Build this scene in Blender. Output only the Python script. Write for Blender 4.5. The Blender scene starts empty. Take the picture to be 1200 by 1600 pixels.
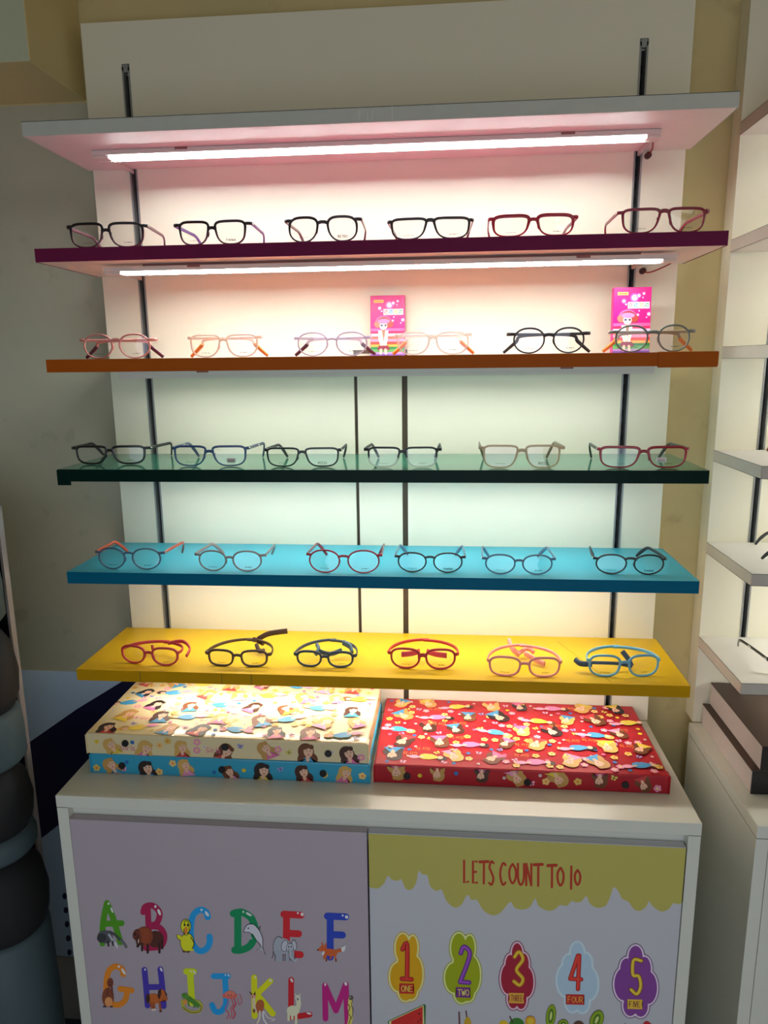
import bpy, bmesh, math, random
from mathutils import Vector, Matrix
R = math.radians
sc = bpy.context.scene
# ------------------------------------------------------------------ camera, world, lights, exposure
CAM = Vector((0.1438, -1.5509, 1.5685)); YAW, PITCH, ROLL, FPX = -0.0907, -0.2043, -0.0114, 1135.57
cy_, sy_, cp_, sp_ = math.cos(YAW), math.sin(YAW), math.cos(PITCH), math.sin(PITCH)
FW = Vector((sy_*cp_, cy_*cp_, sp_)); r0 = Vector((cy_, -sy_, 0)); u0 = r0.cross(FW)
RT = math.cos(ROLL)*r0 + math.sin(ROLL)*u0; UP = -math.sin(ROLL)*r0 + math.cos(ROLL)*u0
cam_data = bpy.data.cameras.new('camera'); cam = bpy.data.objects.new('camera', cam_data); sc.collection.objects.link(cam)
M = Matrix((RT, UP, -FW)).transposed().to_4x4(); M.translation = CAM; cam.matrix_world = M
cam_data.sensor_fit = 'VERTICAL'; cam_data.sensor_height = 24; cam_data.lens = 24*FPX/1600; cam_data.clip_start = .02
sc.camera = cam
def at(U, V, ax, val):
    """world point on the plane (axis = val) measured at photo position U, V"""
    d = RT*((U-600)/FPX) - UP*((V-800)/FPX) + FW
    return CAM + d*((val-CAM[ax])/d[ax])

w = bpy.data.worlds.new('room_ambience'); sc.world = w; w.use_nodes = True
w.node_tree.nodes['Background'].inputs[0].default_value = (1.0, 0.97, 0.84, 1)
w.node_tree.nodes['Background'].inputs[1].default_value = 0.115
def area(name, loc, target, sx, sy, power, col):
    l = bpy.data.lights.new(name, 'AREA'); l.shape = 'RECTANGLE'; l.size = sx; l.size_y = sy; l.energy = power; l.color = col
    o = bpy.data.objects.new(name, l); sc.collection.objects.link(o); o.location = loc
    o.rotation_euler = (Vector(target)-Vector(loc)).to_track_quat('-Z', 'Y').to_euler()
area('warm_fill_light', (1.6, -2.6, 2.70), (0.7, 0, 0.5), 1.0, 1.0, 5.5, (1.0, 0.94, 0.80))  # added warm fill from high on the right, no known fixture
area('cool_fill_light', (0.1, -3.0, 0.9), (-0.1, 0, 0.2), 2.2, 1.7, 20, (0.74, 0.84, 1.0))  # added cool fill low behind the camera, standing in for window daylight
TUBE = 44.0
sc.view_settings.view_transform = 'Standard'; sc.view_settings.look = 'None'
sc.view_settings.gamma = 1; sc.view_settings.use_curve_mapping = False; sc.view_settings.exposure = 0.0

# ------------------------------------------------------------------ helpers
C = sc.collection
def lin(c): return c/12.92 if c <= .04045 else ((c+.055)/1.055)**2.4
def rgb(r, g, b, k=1.0): return tuple(min(.92, lin(v/255)*k) for v in (r, g, b))+(1,)
_m = {}
def mat(name, col, rough=.5, metal=0, alpha=1, emit=0, var=0, scale=8, spec=.5, coat=0, trans=0, bump=0):
    if name in _m: return _m[name]
    m = bpy.data.materials.new(name); m.use_nodes = True; n = m.node_tree.nodes; L = m.node_tree.links
    b = n['Principled BSDF']; b.inputs['Base Color'].default_value = col; b.inputs['Roughness'].default_value = rough
    b.inputs['Metallic'].default_value = metal; b.inputs['Alpha'].default_value = alpha
    b.inputs['Specular IOR Level'].default_value = spec; b.inputs['Coat Weight'].default_value = coat
    b.inputs['Transmission Weight'].default_value = trans
    if emit: b.inputs['Emission Color'].default_value = col; b.inputs['Emission Strength'].default_value = emit
    if var or bump:
        tc = n.new('ShaderNodeTexCoord'); no = n.new('ShaderNodeTexNoise'); no.inputs['Scale'].default_value = scale; no.inputs['Detail'].default_value = 5
        L.new(tc.outputs['Object'], no.inputs['Vector'])
        if var:
            mx = n.new('ShaderNodeMix'); mx.data_type = 'RGBA'
            mx.inputs[6].default_value = tuple(c*(1-var) for c in col[:3])+(1,); mx.inputs[7].default_value = tuple(min(1, c*(1+var)) for c in col[:3])+(1,)
            L.new(no.outputs['Fac'], mx.inputs[0]); L.new(mx.outputs[2], b.inputs['Base Color'])
        if bump:
            bp = n.new('ShaderNodeBump'); bp.inputs['Strength'].default_value = bump; bp.inputs['Distance'].default_value = .01
            L.new(no.outputs['Fac'], bp.inputs['Height']); L.new(bp.outputs[0], b.inputs['Normal'])
    _m[name] = m; return m
def grad_mat(name, top, bot, z0, z1, rough=.3, a_top=1, a_bot=1):
    if name in _m: return _m[name]
    m = mat(name, top, rough); n = m.node_tree.nodes; L = m.node_tree.links; b = n['Principled BSDF']
    tc = n.new('ShaderNodeTexCoord'); sp = n.new('ShaderNodeSeparateXYZ'); mr = n.new('ShaderNodeMapRange')
    mr.inputs[1].default_value = z0; mr.inputs[2].default_value = z1
    mx = n.new('ShaderNodeMix'); mx.data_type = 'RGBA'; mx.inputs[6].default_value = bot; mx.inputs[7].default_value = top
    L.new(tc.outputs['Object'], sp.inputs[0]); L.new(sp.outputs[2], mr.inputs[0]); L.new(mr.outputs[0], mx.inputs[0]); L.new(mx.outputs[2], b.inputs['Base Color'])
    if a_top != 1 or a_bot != 1:
        ma = n.new('ShaderNodeMapRange'); ma.inputs[3].default_value = a_bot; ma.inputs[4].default_value = a_top
        L.new(mr.outputs[0], ma.inputs[0]); L.new(ma.outputs[0], b.inputs['Alpha'])
    return m
def lens_mat(name, tint):
    m = bpy.data.materials.new(name); m.use_nodes = True; n = m.node_tree.nodes; L = m.node_tree.links; n.clear()
    o = n.new('ShaderNodeOutputMaterial'); t = n.new('ShaderNodeBsdfTransparent'); t.inputs[0].default_value = tint
    g = n.new('ShaderNodeBsdfGlossy'); g.inputs['Roughness'].default_value = .03; g.inputs[0].default_value = (.9, .93, 1, 1)
    lw_ = n.new('ShaderNodeLayerWeight'); pw = n.new('ShaderNodeMath'); pw.operation = 'POWER'; pw.inputs[1].default_value = 4; L.new(lw_.outputs['Facing'], pw.inputs[0])
    f = n.new('ShaderNodeMath'); f.operation = 'MULTIPLY_ADD'; f.inputs[1].default_value = .6; f.inputs[2].default_value = .035; L.new(pw.outputs[0], f.inputs[0]); x = n.new('ShaderNodeMixShader')
    L.new(f.outputs[0], x.inputs[0]); L.new(t.outputs[0], x.inputs[1]); L.new(g.outputs[0], x.inputs[2]); L.new(x.outputs[0], o.inputs[0]); return m

def box(bm, x0, x1, y0, y1, z0, z1, mi=0, bev=0):
    vs = [bm.verts.new((x, y, z)) for x in (x0, x1) for y in (y0, y1) for z in (z0, z1)]
    fs = [bm.faces.new([vs[i] for i in q]) for q in ((0, 1, 3, 2), (4, 6, 7, 5), (0, 4, 5, 1), (2, 3, 7, 6), (0, 2, 6, 4), (1, 5, 7, 3))]
    for f in fs: f.material_index = mi
    if bev:
        es = list({e for f in fs for e in f.edges})
        r = bmesh.ops.bevel(bm, geom=es, offset=bev, segments=2, profile=.5, affect='EDGES')
        for f in r['faces']: f.material_index = mi
def cyl(bm, c, ax, r, h, mi=0, n=24, r2=None):
    """cylinder from c along axis ax (0,1,2) for length h"""
    r2 = r if r2 is None else r2; a, b = [i for i in range(3) if i != ax]; rings = []
    for t, rr in ((0, r), (h, r2)):
        ring = []
        for k in range(n):
            p = list(c); p[ax] += t; p[a] += rr*math.cos(2*math.pi*k/n); p[b] += rr*math.sin(2*math.pi*k/n); ring.append(bm.verts.new(p))
        rings.append(ring)
    for k in range(n): f = bm.faces.new((rings[0][k], rings[0][(k+1) % n], rings[1][(k+1) % n], rings[1][k])); f.material_index = mi; f.smooth = True
    for ring in rings: f = bm.faces.new(ring); f.material_index = mi
def lathe(bm, c, prof, n=36, mi=0):
    rings = [[bm.verts.new((c[0]+r*math.cos(2*math.pi*k/n), c[1]+r*math.sin(2*math.pi*k/n), c[2]+z)) for k in range(n)] for r, z in prof]
    for a, b in zip(rings, rings[1:]):
        for k in range(n): f = bm.faces.new((a[k], a[(k+1) % n], b[(k+1) % n], b[k])); f.smooth = True; f.material_index = mi
    bm.faces.new(rings[0][::-1]).material_index = mi; bm.faces.new(rings[-1]).material_index = mi
def spline(P, k=6, closed=False):
    P = [Vector(p) for p in P]; n = len(P)
    if n < 3 and not closed: return [P[0].lerp(P[-1], i/k) for i in range(k+1)]
    out = []
    for i in range(n if closed else n-1):
        g = (lambda j: P[j % n]) if closed else (lambda j: P[max(0, min(n-1, j))])
        a, b, c, d = g(i-1), g(i), g(i+1), g(i+2)
        for s in range(k):
            t = s/k; out.append(.5*((2*b)+(c-a)*t+(2*a-5*b+4*c-d)*t*t+(3*b-3*c+d-a)*t**3))
    if not closed: out.append(P[-1])
    return out
def sweep(bm, pts, ra, rb, up, closed=False, n=10, p=2.6, mi=0):
    """tube: half-size ra along `up`, rb across; superelliptic section"""
    pts = [Vector(q) for q in pts]; N = len(pts); up = Vector(up); rings = []
    for i, q in enumerate(pts):
        a = pts[(i-1) % N] if closed or i else q; b = pts[(i+1) % N] if closed or i < N-1 else q
        t = (b-a).normalized(); s = t.cross(up)
        if s.length < 1e-4: s = Vector((1, 0, 0))
        s.normalize(); u = s.cross(t).normalized()
        A = ra[i] if isinstance(ra, (list, tuple)) else ra; B = rb[i] if isinstance(rb, (list, tuple)) else rb; ring = []
        for k in range(n):
            th = 2*math.pi*(k+.5)/n; c_, s_ = math.cos(th), math.sin(th)
            ring.append(bm.verts.new(q + u*A*math.copysign(abs(c_)**(2/p), c_) + s*B*math.copysign(abs(s_)**(2/p), s_)))
        rings.append(ring)
    for i in range(N if closed else N-1):
        a, b = rings[i], rings[(i+1) % N]
        for k in range(n): f = bm.faces.new((a[k], a[(k+1) % n], b[(k+1) % n], b[k])); f.smooth = True; f.material_index = mi
    if not closed:
        for ring in (rings[0], rings[-1]): bm.faces.new(ring).material_index = mi
def link(name, bm, mats, parent=None):
    bmesh.ops.recalc_face_normals(bm, faces=bm.faces)
    me = bpy.data.meshes.new(name); bm.to_mesh(me); bm.free()
    for m in (mats if isinstance(mats, (list, tuple)) else [mats]): me.materials.append(m)
    o = bpy.data.objects.new(name, me); C.objects.link(o)
    if parent: o.parent = parent
    return o
def tag(o, label, cat=None, group=None):
    o['label'] = label
    if cat: o['category'] = cat
    if group: o['group'] = group
    return o
def thing(name, label, cat, loc=(0, 0, 0), rz=0, group=None):
    o = bpy.data.objects.new(name, None); C.objects.link(o); o.location = loc; o.rotation_euler.z = rz; o.empty_display_size = .05
    return tag(o, label, cat, group)
def struct(name, bm, mats, label=None):
    o = link(name, bm, mats); o['kind'] = 'structure'
    if label: o['label'] = label
    return o
B = bmesh.new

# ------------------------------------------------------------------ flat printed artwork
class Art:
    """flat print: shapes in a drawing frame, mapped to a real surface by `fn`; later shapes lie a hair above earlier ones"""
    def __init__(s, fn, nrm, k=1.0, lift=.0003, step=.000012, rough=.45):
        s.fn, s.n, s.k, s.l, s.step, s.rough = fn, Vector(nrm), k, lift, step, rough; s.bm = B(); s.cols = []; s.c = 0
    def _v(s, p): return s.bm.verts.new(Vector(s.fn(p[0], p[1])) + s.n*(s.l+s.c*s.step))
    def _mi(s, col):
        if col not in s.cols: s.cols.append(col)
        return s.cols.index(col)
    def poly(s, pts, col, tri=True):
        if len(pts) < 3: return
        try: f = s.bm.faces.new([s._v(p) for p in pts])
        except ValueError: return
        f.material_index = s._mi(col); s.c += 1
        if tri and len(pts) > 4: bmesh.ops.triangulate(s.bm, faces=[f])
    def fan(s, c, pts, col):
        m = s._v(c); vs = [s._v(p) for p in pts]; mi = s._mi(col)
        for i in range(len(vs)): s.bm.faces.new((m, vs[i], vs[(i+1) % len(vs)])).material_index = mi
        s.c += 1
    def ell(s, x, y, rx, ry=None, col=(0, 0, 0), rot=0, n=20, a0=0, a1=360):
        ry = rx if ry is None else ry; c, q = math.cos(R(rot)), math.sin(R(rot)); pts = []
        m = n if a1-a0 == 360 else n+1
        for k in range(m):
            t = R(a0+(a1-a0)*k/n); X, Y = rx*math.cos(t), ry*math.sin(t); pts.append((x+X*c-Y*q, y+X*q+Y*c))
        s.poly(pts, col)
    def stroke(s, pts, wd, col, smooth=True, k=5, caps=True):
        P = [Vector((p[0], p[1])) for p in (spline([(a[0], a[1], 0) for a in pts], k) if smooth and len(pts) > 2 else pts)]
        mi = s._mi(col); h = wd/2; L_, R_ = [], []
        for i, p in enumerate(P):
            a = P[i-1] if i else p; b = P[i+1] if i < len(P)-1 else p; t = (b-a)
            if t.length < 1e-9: t = Vector((1, 0))
            t.normalize(); nn = Vector((-t.y, t.x))*h; L_.append(p+nn); R_.append(p-nn)
        lv = [s._v(p) for p in L_]; rv = [s._v(p) for p in R_]
        for i in range(len(P)-1): s.bm.faces.new((lv[i], lv[i+1], rv[i+1], rv[i])).material_index = mi
        if caps:
            js = [P[0], P[-1]] if smooth and len(pts) > 2 else P
            for p in js:
                s.c += .12
                s.bm.faces.new([s._v((p.x+h*math.cos(2*math.pi*q/14), p.y+h*math.sin(2*math.pi*q/14))) for q in range(14)]).material_index = mi
        s.c = math.floor(s.c)+1
    def lines(s, segs, wd, col, smooth=True):
        for q in segs: s.stroke(q, wd, col, smooth)
    def build(s, name, parent):
        if s.k is None: ms = [mat('ink_%d_%d_%d' % c, rgb(*c), s.rough) for c in s.cols]
        else: ms = [mat('ink_%d_%d_%d_%d' % (*c, round(s.k*100)), rgb(*c, s.k), s.rough) for c in s.cols]
        return link(name, s.bm, ms, parent)
# simple stroke alphabet on a 0..1 wide, 0..1.4 high cell (y down)
GL = {'L': [[(0, 0), (0, 1.4), (.8, 1.35)]], 'E': [[(.8, 0), (0, 0), (0, 1.4), (.85, 1.4)], [(0, .7), (.65, .68)]], 'T': [[(0, .02), (1, 0)], [(.5, 0), (.48, 1.4)]],
      'S': [[(.9, .1), (.45, 0), (.08, .35), (.5, .68), (.88, 1.05), (.5, 1.4), (.02, 1.3)]], 'C': [[(.9, .12), (.5, 0), (.08, .45), (.08, .95), (.45, 1.4), (.9, 1.25)]],
      'O': [[(.5, 0), (.05, .4), (.05, 1), (.5, 1.4), (.95, 1), (.95, .4), (.5, 0)]], 'U': [[(0, 0), (.03, 1), (.45, 1.4), (.92, 1), (.95, 0)]],
      'N': [[(0, 1.4), (.02, 0)], [(.02, 0), (.9, 1.4)], [(.9, 1.4), (.92, 0)]], '1': [[(.3, 0), (.25, 1.4)]], '0': [[(.5, 0), (.1, .4), (.1, 1), (.5, 1.4), (.9, 1), (.9, .4), (.5, 0)]],
      'W': [[(0, 0), (.25, 1.4)], [(.25, 1.4), (.5, .4)], [(.5, .4), (.75, 1.4)], [(.75, 1.4), (1, 0)]], 'H': [[(0, 0), (0, 1.4)], [(.85, 0), (.85, 1.4)], [(0, .7), (.85, .68)]],
      'R': [[(0, 1.4), (0, 0)], [(0, 0), (.7, .05), (.85, .4), (.6, .72), (0, .75)], [(.3, .75), (.9, 1.4)]], 'F': [[(.8, 0), (0, 0)], [(0, 0), (0, 1.4)], [(0, .7), (.65, .68)]],
      'I': [[(.4, 0), (.4, 1.4)]], 'V': [[(0, 0), (.45, 1.4)], [(.45, 1.4), (.95, 0)]], 'G': [[(.9, .15), (.5, 0), (.08, .5), (.08, 1), (.5, 1.4), (.9, 1.1), (.9, .8)], [(.55, .8), (.9, .8)]],
      'i': [[(.3, .5), (.3, 1.4)], [(.3, .12), (.3, .17)]], 'r': [[(.2, .5), (.2, 1.4)], [(.2, .8), (.45, .52), (.75, .6)]], 'l': [[(.35, 0), (.35, 1.4)]], 's': [[(.75, .6), (.3, .5), (.25, .85), (.7, 1.05), (.65, 1.4), (.15, 1.3)]],
      'f': [[(.7, .05), (.35, .15), (.32, 1.4)], [(.1, .55), (.6, .55)]], 'e': [[(.1, .95), (.85, .9), (.6, .5), (.15, .7), (.2, 1.25), (.8, 1.3)]], 'o': [[(.45, .5), (.1, .95), (.45, 1.4), (.8, .95), (.45, .5)]],
      'k': [[(.15, 0), (.15, 1.4)], [(.75, .5), (.2, 1), (.8, 1.4)]], 'D': [[(0, 0), (0, 1.4)], [(0, 0), (.7, .2), (.9, .7), (.7, 1.2), (0, 1.4)]], 'K': [[(0, 0), (0, 1.4)], [(.8, 0), (0, .8)], [(.2, .6), (.85, 1.4)]],
      'B': [[(0, 0), (0, 1.4)], [(0, 0), (.75, .1), (.7, .6), (0, .68)], [(0, .68), (.85, .8), (.8, 1.3), (0, 1.4)]], 'A': [[(0, 1.4), (.45, 0)], [(.45, 0), (.9, 1.4)], [(.2, .95), (.7, .95)]], 'M': [[(0, 1.4), (0, 0)], [(0, 0), (.5, 1)], [(.5, 1), (1, 0)], [(1, 0), (1, 1.4)]],
      'a': [[(.75, .5), (.2, .6), (.15, 1.25), (.7, 1.25), (.75, .5)], [(.75, .5), (.8, 1.4)]], 'c': [[(.75, .6), (.3, .5), (.1, .95), (.35, 1.4), (.8, 1.3)]], 'n': [[(.1, .5), (.1, 1.4)], [(.1, .8), (.45, .5), (.75, .75), (.75, 1.4)]],
      '2': [[(.1, .3), (.45, 0), (.85, .35), (.1, 1.4)], [(.1, 1.4), (.9, 1.4)]]}
SHARP = set('LETNWHFIV1KAM')
def word(art, txt, org, ex, ey, wd, col, adv=1.25, smallcaps=None):
    """txt drawn from org with column vector ex (one cell width) and row vector ey (one unit down)"""
    x = 0
    for ch in txt:
        if ch in GL:
            for st in GL[ch]:
                art.stroke([(org[0]+ex[0]*(x+p[0])+ey[0]*p[1], org[1]+ex[1]*(x+p[0])+ey[1]*p[1]) for p in st], wd, col, smooth=ch not in SHARP, k=4)
        x += adv*(.55 if ch in '1Iil ' else 1)

# ------------------------------------------------------------------ the room
WALLY = .05
wall_m = bpy.data.materials.new('painted_wall'); wall_m.use_nodes = True
n = wall_m.node_tree.nodes; L = wall_m.node_tree.links; bs = n['Principled BSDF']; bs.inputs['Roughness'].default_value = .6
tc = n.new('ShaderNodeTexCoord'); sx = n.new('ShaderNodeSeparateXYZ'); L.new(tc.outputs['Object'], sx.inputs[0])
no = n.new('ShaderNodeTexNoise'); no.inputs['Scale'].default_value = 3; no.inputs['Detail'].default_value = 6; L.new(tc.outputs['Object'], no.inputs['Vector'])
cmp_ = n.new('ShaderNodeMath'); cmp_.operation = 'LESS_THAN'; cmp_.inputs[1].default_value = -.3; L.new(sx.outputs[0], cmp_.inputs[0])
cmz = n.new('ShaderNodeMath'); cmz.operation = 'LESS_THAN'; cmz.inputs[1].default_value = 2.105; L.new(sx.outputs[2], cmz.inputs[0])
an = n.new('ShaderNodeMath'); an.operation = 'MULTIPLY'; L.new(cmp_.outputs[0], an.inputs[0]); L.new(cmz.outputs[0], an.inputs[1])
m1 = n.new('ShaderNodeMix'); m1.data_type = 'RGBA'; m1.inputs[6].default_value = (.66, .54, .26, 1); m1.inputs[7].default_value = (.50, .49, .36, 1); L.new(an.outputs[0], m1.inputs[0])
m2 = n.new('ShaderNodeMix'); m2.data_type = 'RGBA'; m2.blend_type = 'MULTIPLY'; m2.inputs[0].default_value = 1; L.new(m1.outputs[2], m2.inputs[6])
rp = n.new('ShaderNodeValToRGB'); rp.color_ramp.elements[0].position = .3; rp.color_ramp.elements[0].color = (.86, .86, .86, 1); rp.color_ramp.elements[1].position = .6; rp.color_ramp.elements[1].color = (1, 1, 1, 1)
L.new(no.outputs['Fac'], rp.inputs[0]); L.new(rp.outputs[0], m2.inputs[7])
# faint dirt marks, worn in at the left of the shelves
gd = n.new('ShaderNodeTexNoise'); gd.inputs['Scale'].default_value = 16; gd.inputs['Detail'].default_value = 8; L.new(tc.outputs['Object'], gd.inputs['Vector'])
rd = n.new('ShaderNodeValToRGB'); rd.color_ramp.elements[0].position = .62; rd.color_ramp.elements[0].color = (1, 1, 1, 1); rd.color_ramp.elements[1].position = .74; rd.color_ramp.elements[1].color = (.7, .68, .66, 1)
L.new(gd.outputs['Fac'], rd.inputs[0])
m3 = n.new('ShaderNodeMix'); m3.data_type = 'RGBA'; m3.blend_type = 'MULTIPLY'; m3.inputs[0].default_value = .6; L.new(m2.outputs[2], m3.inputs[6]); L.new(rd.outputs[0], m3.inputs[7])
L.new(m3.outputs[2], bs.inputs['Base Color'])
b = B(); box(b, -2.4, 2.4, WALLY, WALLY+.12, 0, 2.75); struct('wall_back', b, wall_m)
b = B(); box(b, -2.4, 2.4, -3.2, WALLY, -.05, 0); struct('floor', b, mat('floor_tile', (.35, .33, .30, 1), .3, var=.1, scale=4))
b = B(); box(b, -2.4, 2.4, -3.2, WALLY+.12, 2.75, 2.85); struct('ceiling', b, mat('ceiling_paint', (.62, .53, .34, 1), .8, var=.03))
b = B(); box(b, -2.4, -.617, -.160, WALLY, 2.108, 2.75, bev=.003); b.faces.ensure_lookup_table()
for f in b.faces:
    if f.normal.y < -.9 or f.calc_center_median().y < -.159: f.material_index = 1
struct('trim_1', b, [mat('beam_paint', (.70, .58, .28, 1), .6, var=.05, scale=5), mat('beam_front_shade', (.50, .52, .36, 1), .6, var=.05, scale=5)], 'boxed beam in the upper left corner')  # same beam paint; the front's dimmer greenish light is put into its colour

WHITE = mat('white_laminate', (.80, .77, .72, 1), .45, var=.02, scale=14)
PANEL = mat('panel_laminate', (.83, .79, .63, 1), .24, var=.015, scale=6)
EDGE = mat('edge_band', (.55, .56, .50, 1), .4, var=.08, scale=30)
ALU = mat('aluminium', (.30, .31, .30, 1), .35, metal=.3); BLACK = mat('slot_black', (.008, .008, .009, 1), .6)
GROOVE = mat('groove_brown', (.085, .062, .038, 1), .6)
# ------------------------------------------------------------------ back panels with slotted channels
PT = 2.232
def back_panel(x0, x1, slots, hatch, label):
    t = thing('display_back_panel', label, 'display panel', (x0, WALLY, .77))
    def loc(b):
        for v in b.verts: v.co -= Vector((x0, WALLY, .77))
    b = B(); ST = 2.156; hw = .0080; cuts = []
    for s in slots: cuts.append((s-hw, s+hw, ST))
    if hatch:
        cuts += [(hatch[0]-.0035, hatch[0]+.0035, 1.5925), (hatch[1]-.006, hatch[1]+.006, 1.5925)]
    cuts.sort(); x = x0; F = .018
    box(b, x0, x1, F, WALLY-.0005, .772, PT, bev=.001)            # carrier board
    for c0, c1, zt in cuts:
        box(b, x, c0, 0, F, .772, PT); 
        box(b, c0, c1, 0, F, zt, PT); x = c1
    box(b, x, x1, 0, F, .772, PT)
    loc(b); link('board', b, PANEL, t)
    if hatch:
        b = B()
        for g, h_ in ((hatch[0], .0035), (hatch[1], .006)): box(b, g-h_, g+h_, .010, F, .773, 1.5925)
        loc(b); link('groove_strip', b, GROOVE, t)
        b = B(); box(b, hatch[0]-.0035, hatch[1]+.006, -.0012, .0, 1.585, 1.5925); box(b, hatch[0]-.0035, hatch[0]+.001, -.0012, 0, 1.579, 1.585); loc(b); link('groove_cap', b, GROOVE, t)
    for s in slots:
        b = B(); w_ = .0033
        box(b, s-hw, s-hw+w_, -.0012, F-.001, .773, ST-.006); box(b, s+hw-w_, s+hw, -.0012, F-.001, .773, ST-.006)
        cyl(b, (s, -.0012, ST-.008), 1, hw, .006, n=20)
        loc(b); ch = link('slotted_channel', b, ALU, t)
        b = B(); box(b, s-hw+w_, s+hw-w_, F-.0028, F-.0008, .773, ST-.016, 0)
        z = .80
        while z < ST-.03:
            box(b, s-.0018, s+.0018, F-.0032, F-.0028, z, z+.014, 1); z += .026
        loc(b); link('slot', b, [BLACK, mat('slot_void', (.002, .002, .002, 1), .9)], ch)
    return t
back_panel(-.5915, .5915, (-.5055, .503), (-.0545, .0494), 'tall white laminate back panel behind the coloured shelves, with metal slot channels')
back_panel(.690, 1.86, (.781,), None, 'white laminate back panel of the shelving at the right edge, with one slot channel')

# ------------------------------------------------------------------ shelves
Z = [1.9828, 1.7736, 1.5786, 1.3738, 1.1706, .966]; TH = .023; DP = .2365
SH = [('white', None, None, 0, 'top white shelf with a chipped grey front edge, above the first row of eyeglasses'),
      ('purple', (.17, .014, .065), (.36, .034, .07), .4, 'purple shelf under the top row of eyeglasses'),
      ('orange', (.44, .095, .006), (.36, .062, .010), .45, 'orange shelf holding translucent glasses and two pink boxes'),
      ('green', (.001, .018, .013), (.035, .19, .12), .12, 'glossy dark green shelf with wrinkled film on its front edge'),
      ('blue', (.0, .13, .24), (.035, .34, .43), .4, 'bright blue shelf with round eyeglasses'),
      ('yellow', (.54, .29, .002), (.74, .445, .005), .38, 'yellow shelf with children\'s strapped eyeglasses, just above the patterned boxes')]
OX = [0, 0, 0, 0, -.002, -.003]
for i, (nm, fc, tcx, rg, lab) in enumerate(SH):
    t = thing('display_shelf', lab, 'shelf', (OX[i], 0, Z[i]-TH), 0, 'shelves of the eyeglass display')
    b = B(); box(b, -.6, .6, -DP, -.0003, 0, TH-(.0007 if fc else 0), bev=.0012); link('board', b, WHITE, t)
    if fc:
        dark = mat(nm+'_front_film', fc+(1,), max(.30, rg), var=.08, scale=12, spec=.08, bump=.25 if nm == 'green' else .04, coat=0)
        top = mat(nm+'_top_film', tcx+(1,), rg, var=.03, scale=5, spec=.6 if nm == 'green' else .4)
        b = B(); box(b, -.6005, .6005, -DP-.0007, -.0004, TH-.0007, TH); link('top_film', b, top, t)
        b = B(); box(b, -.6008, .6008, -DP-.0014, -DP-.0002, -.0004, TH-.0001)
        box(b, -.6012, -.5999, -DP, -.0006, -.0004, TH-.0001); box(b, .5999, .6012, -DP, -.0006, -.0004, TH-.0001)
        if nm == 'orange':       # the wrap sags below the edge near the right end
            box(b, .50, .5995, -DP-.0030, -DP-.0012, -.0028, TH+.0008, bev=.0008)
        if nm == 'green':
            box(b, -.6018, -.575, -DP-.0030, -DP-.0012, -.0075, TH-.001, bev=.0009)
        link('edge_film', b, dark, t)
    else:
        b = B(); box(b, -.6008, .6008, -DP-.0012, -DP-.0002, 0, TH); box(b, -.6012, -.5999, -DP, -.0006, 0, TH); box(b, .5999, .6012, -DP, -.0006, 0, TH); link('edge_banding', b, EDGE, t)
        b = B(); box(b, -.601, .601, -DP-.0014, -DP-.0004, TH-.0004, TH+.0006); link('dark_edge_line', b, mat('edge_dirt', (.10, .09, .08, 1), .8), t)
    if nm == 'yellow':           # seams in the yellow film
        b = B()
        for x in (-.468, -.30, -.24): box(b, x-.0006, x+.0006, -DP-.0018, -DP-.0013, 0, TH)
        for k in range(24):
            x0 = .385+.072*k/24; x1 = .385+.072*(k+1)/24; y0 = -.03-.2*k/24; y1 = -.03-.2*(k+1)/24
            f = b.faces.new([b.verts.new(p) for p in ((x0-.0005, y0, TH+.0002), (x0+.0006, y0, TH+.0002), (x1+.0006, y1, TH+.0002), (x1-.0005, y1, TH+.0002))])
        link('film_seam', b, mat('seam', (.16, .09, .01, 1), .7), t)
    # hidden steel arms run back into the slot channels
    for s in (-.5055, .503):
        b = B(); box(b, s-.002-OX[i], s+.002-OX[i], -.085, -.0004, -.009, -.0005, bev=.0005); link('bracket', b, mat('bracket_paint', (.6, .58, .55, 1), .5), t)
    if nm == 'white':
        b = B()
        for x, h_ in ((-.01, .016), (.004, .012), (.012, .015), (.045, .02)): box(b, x, x+.001, -DP-.0016, -DP-.0011, .003, .003+h_)
        link('scratch', b, mat('scratch', (.7, .7, .66, 1), .6), t)

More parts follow.
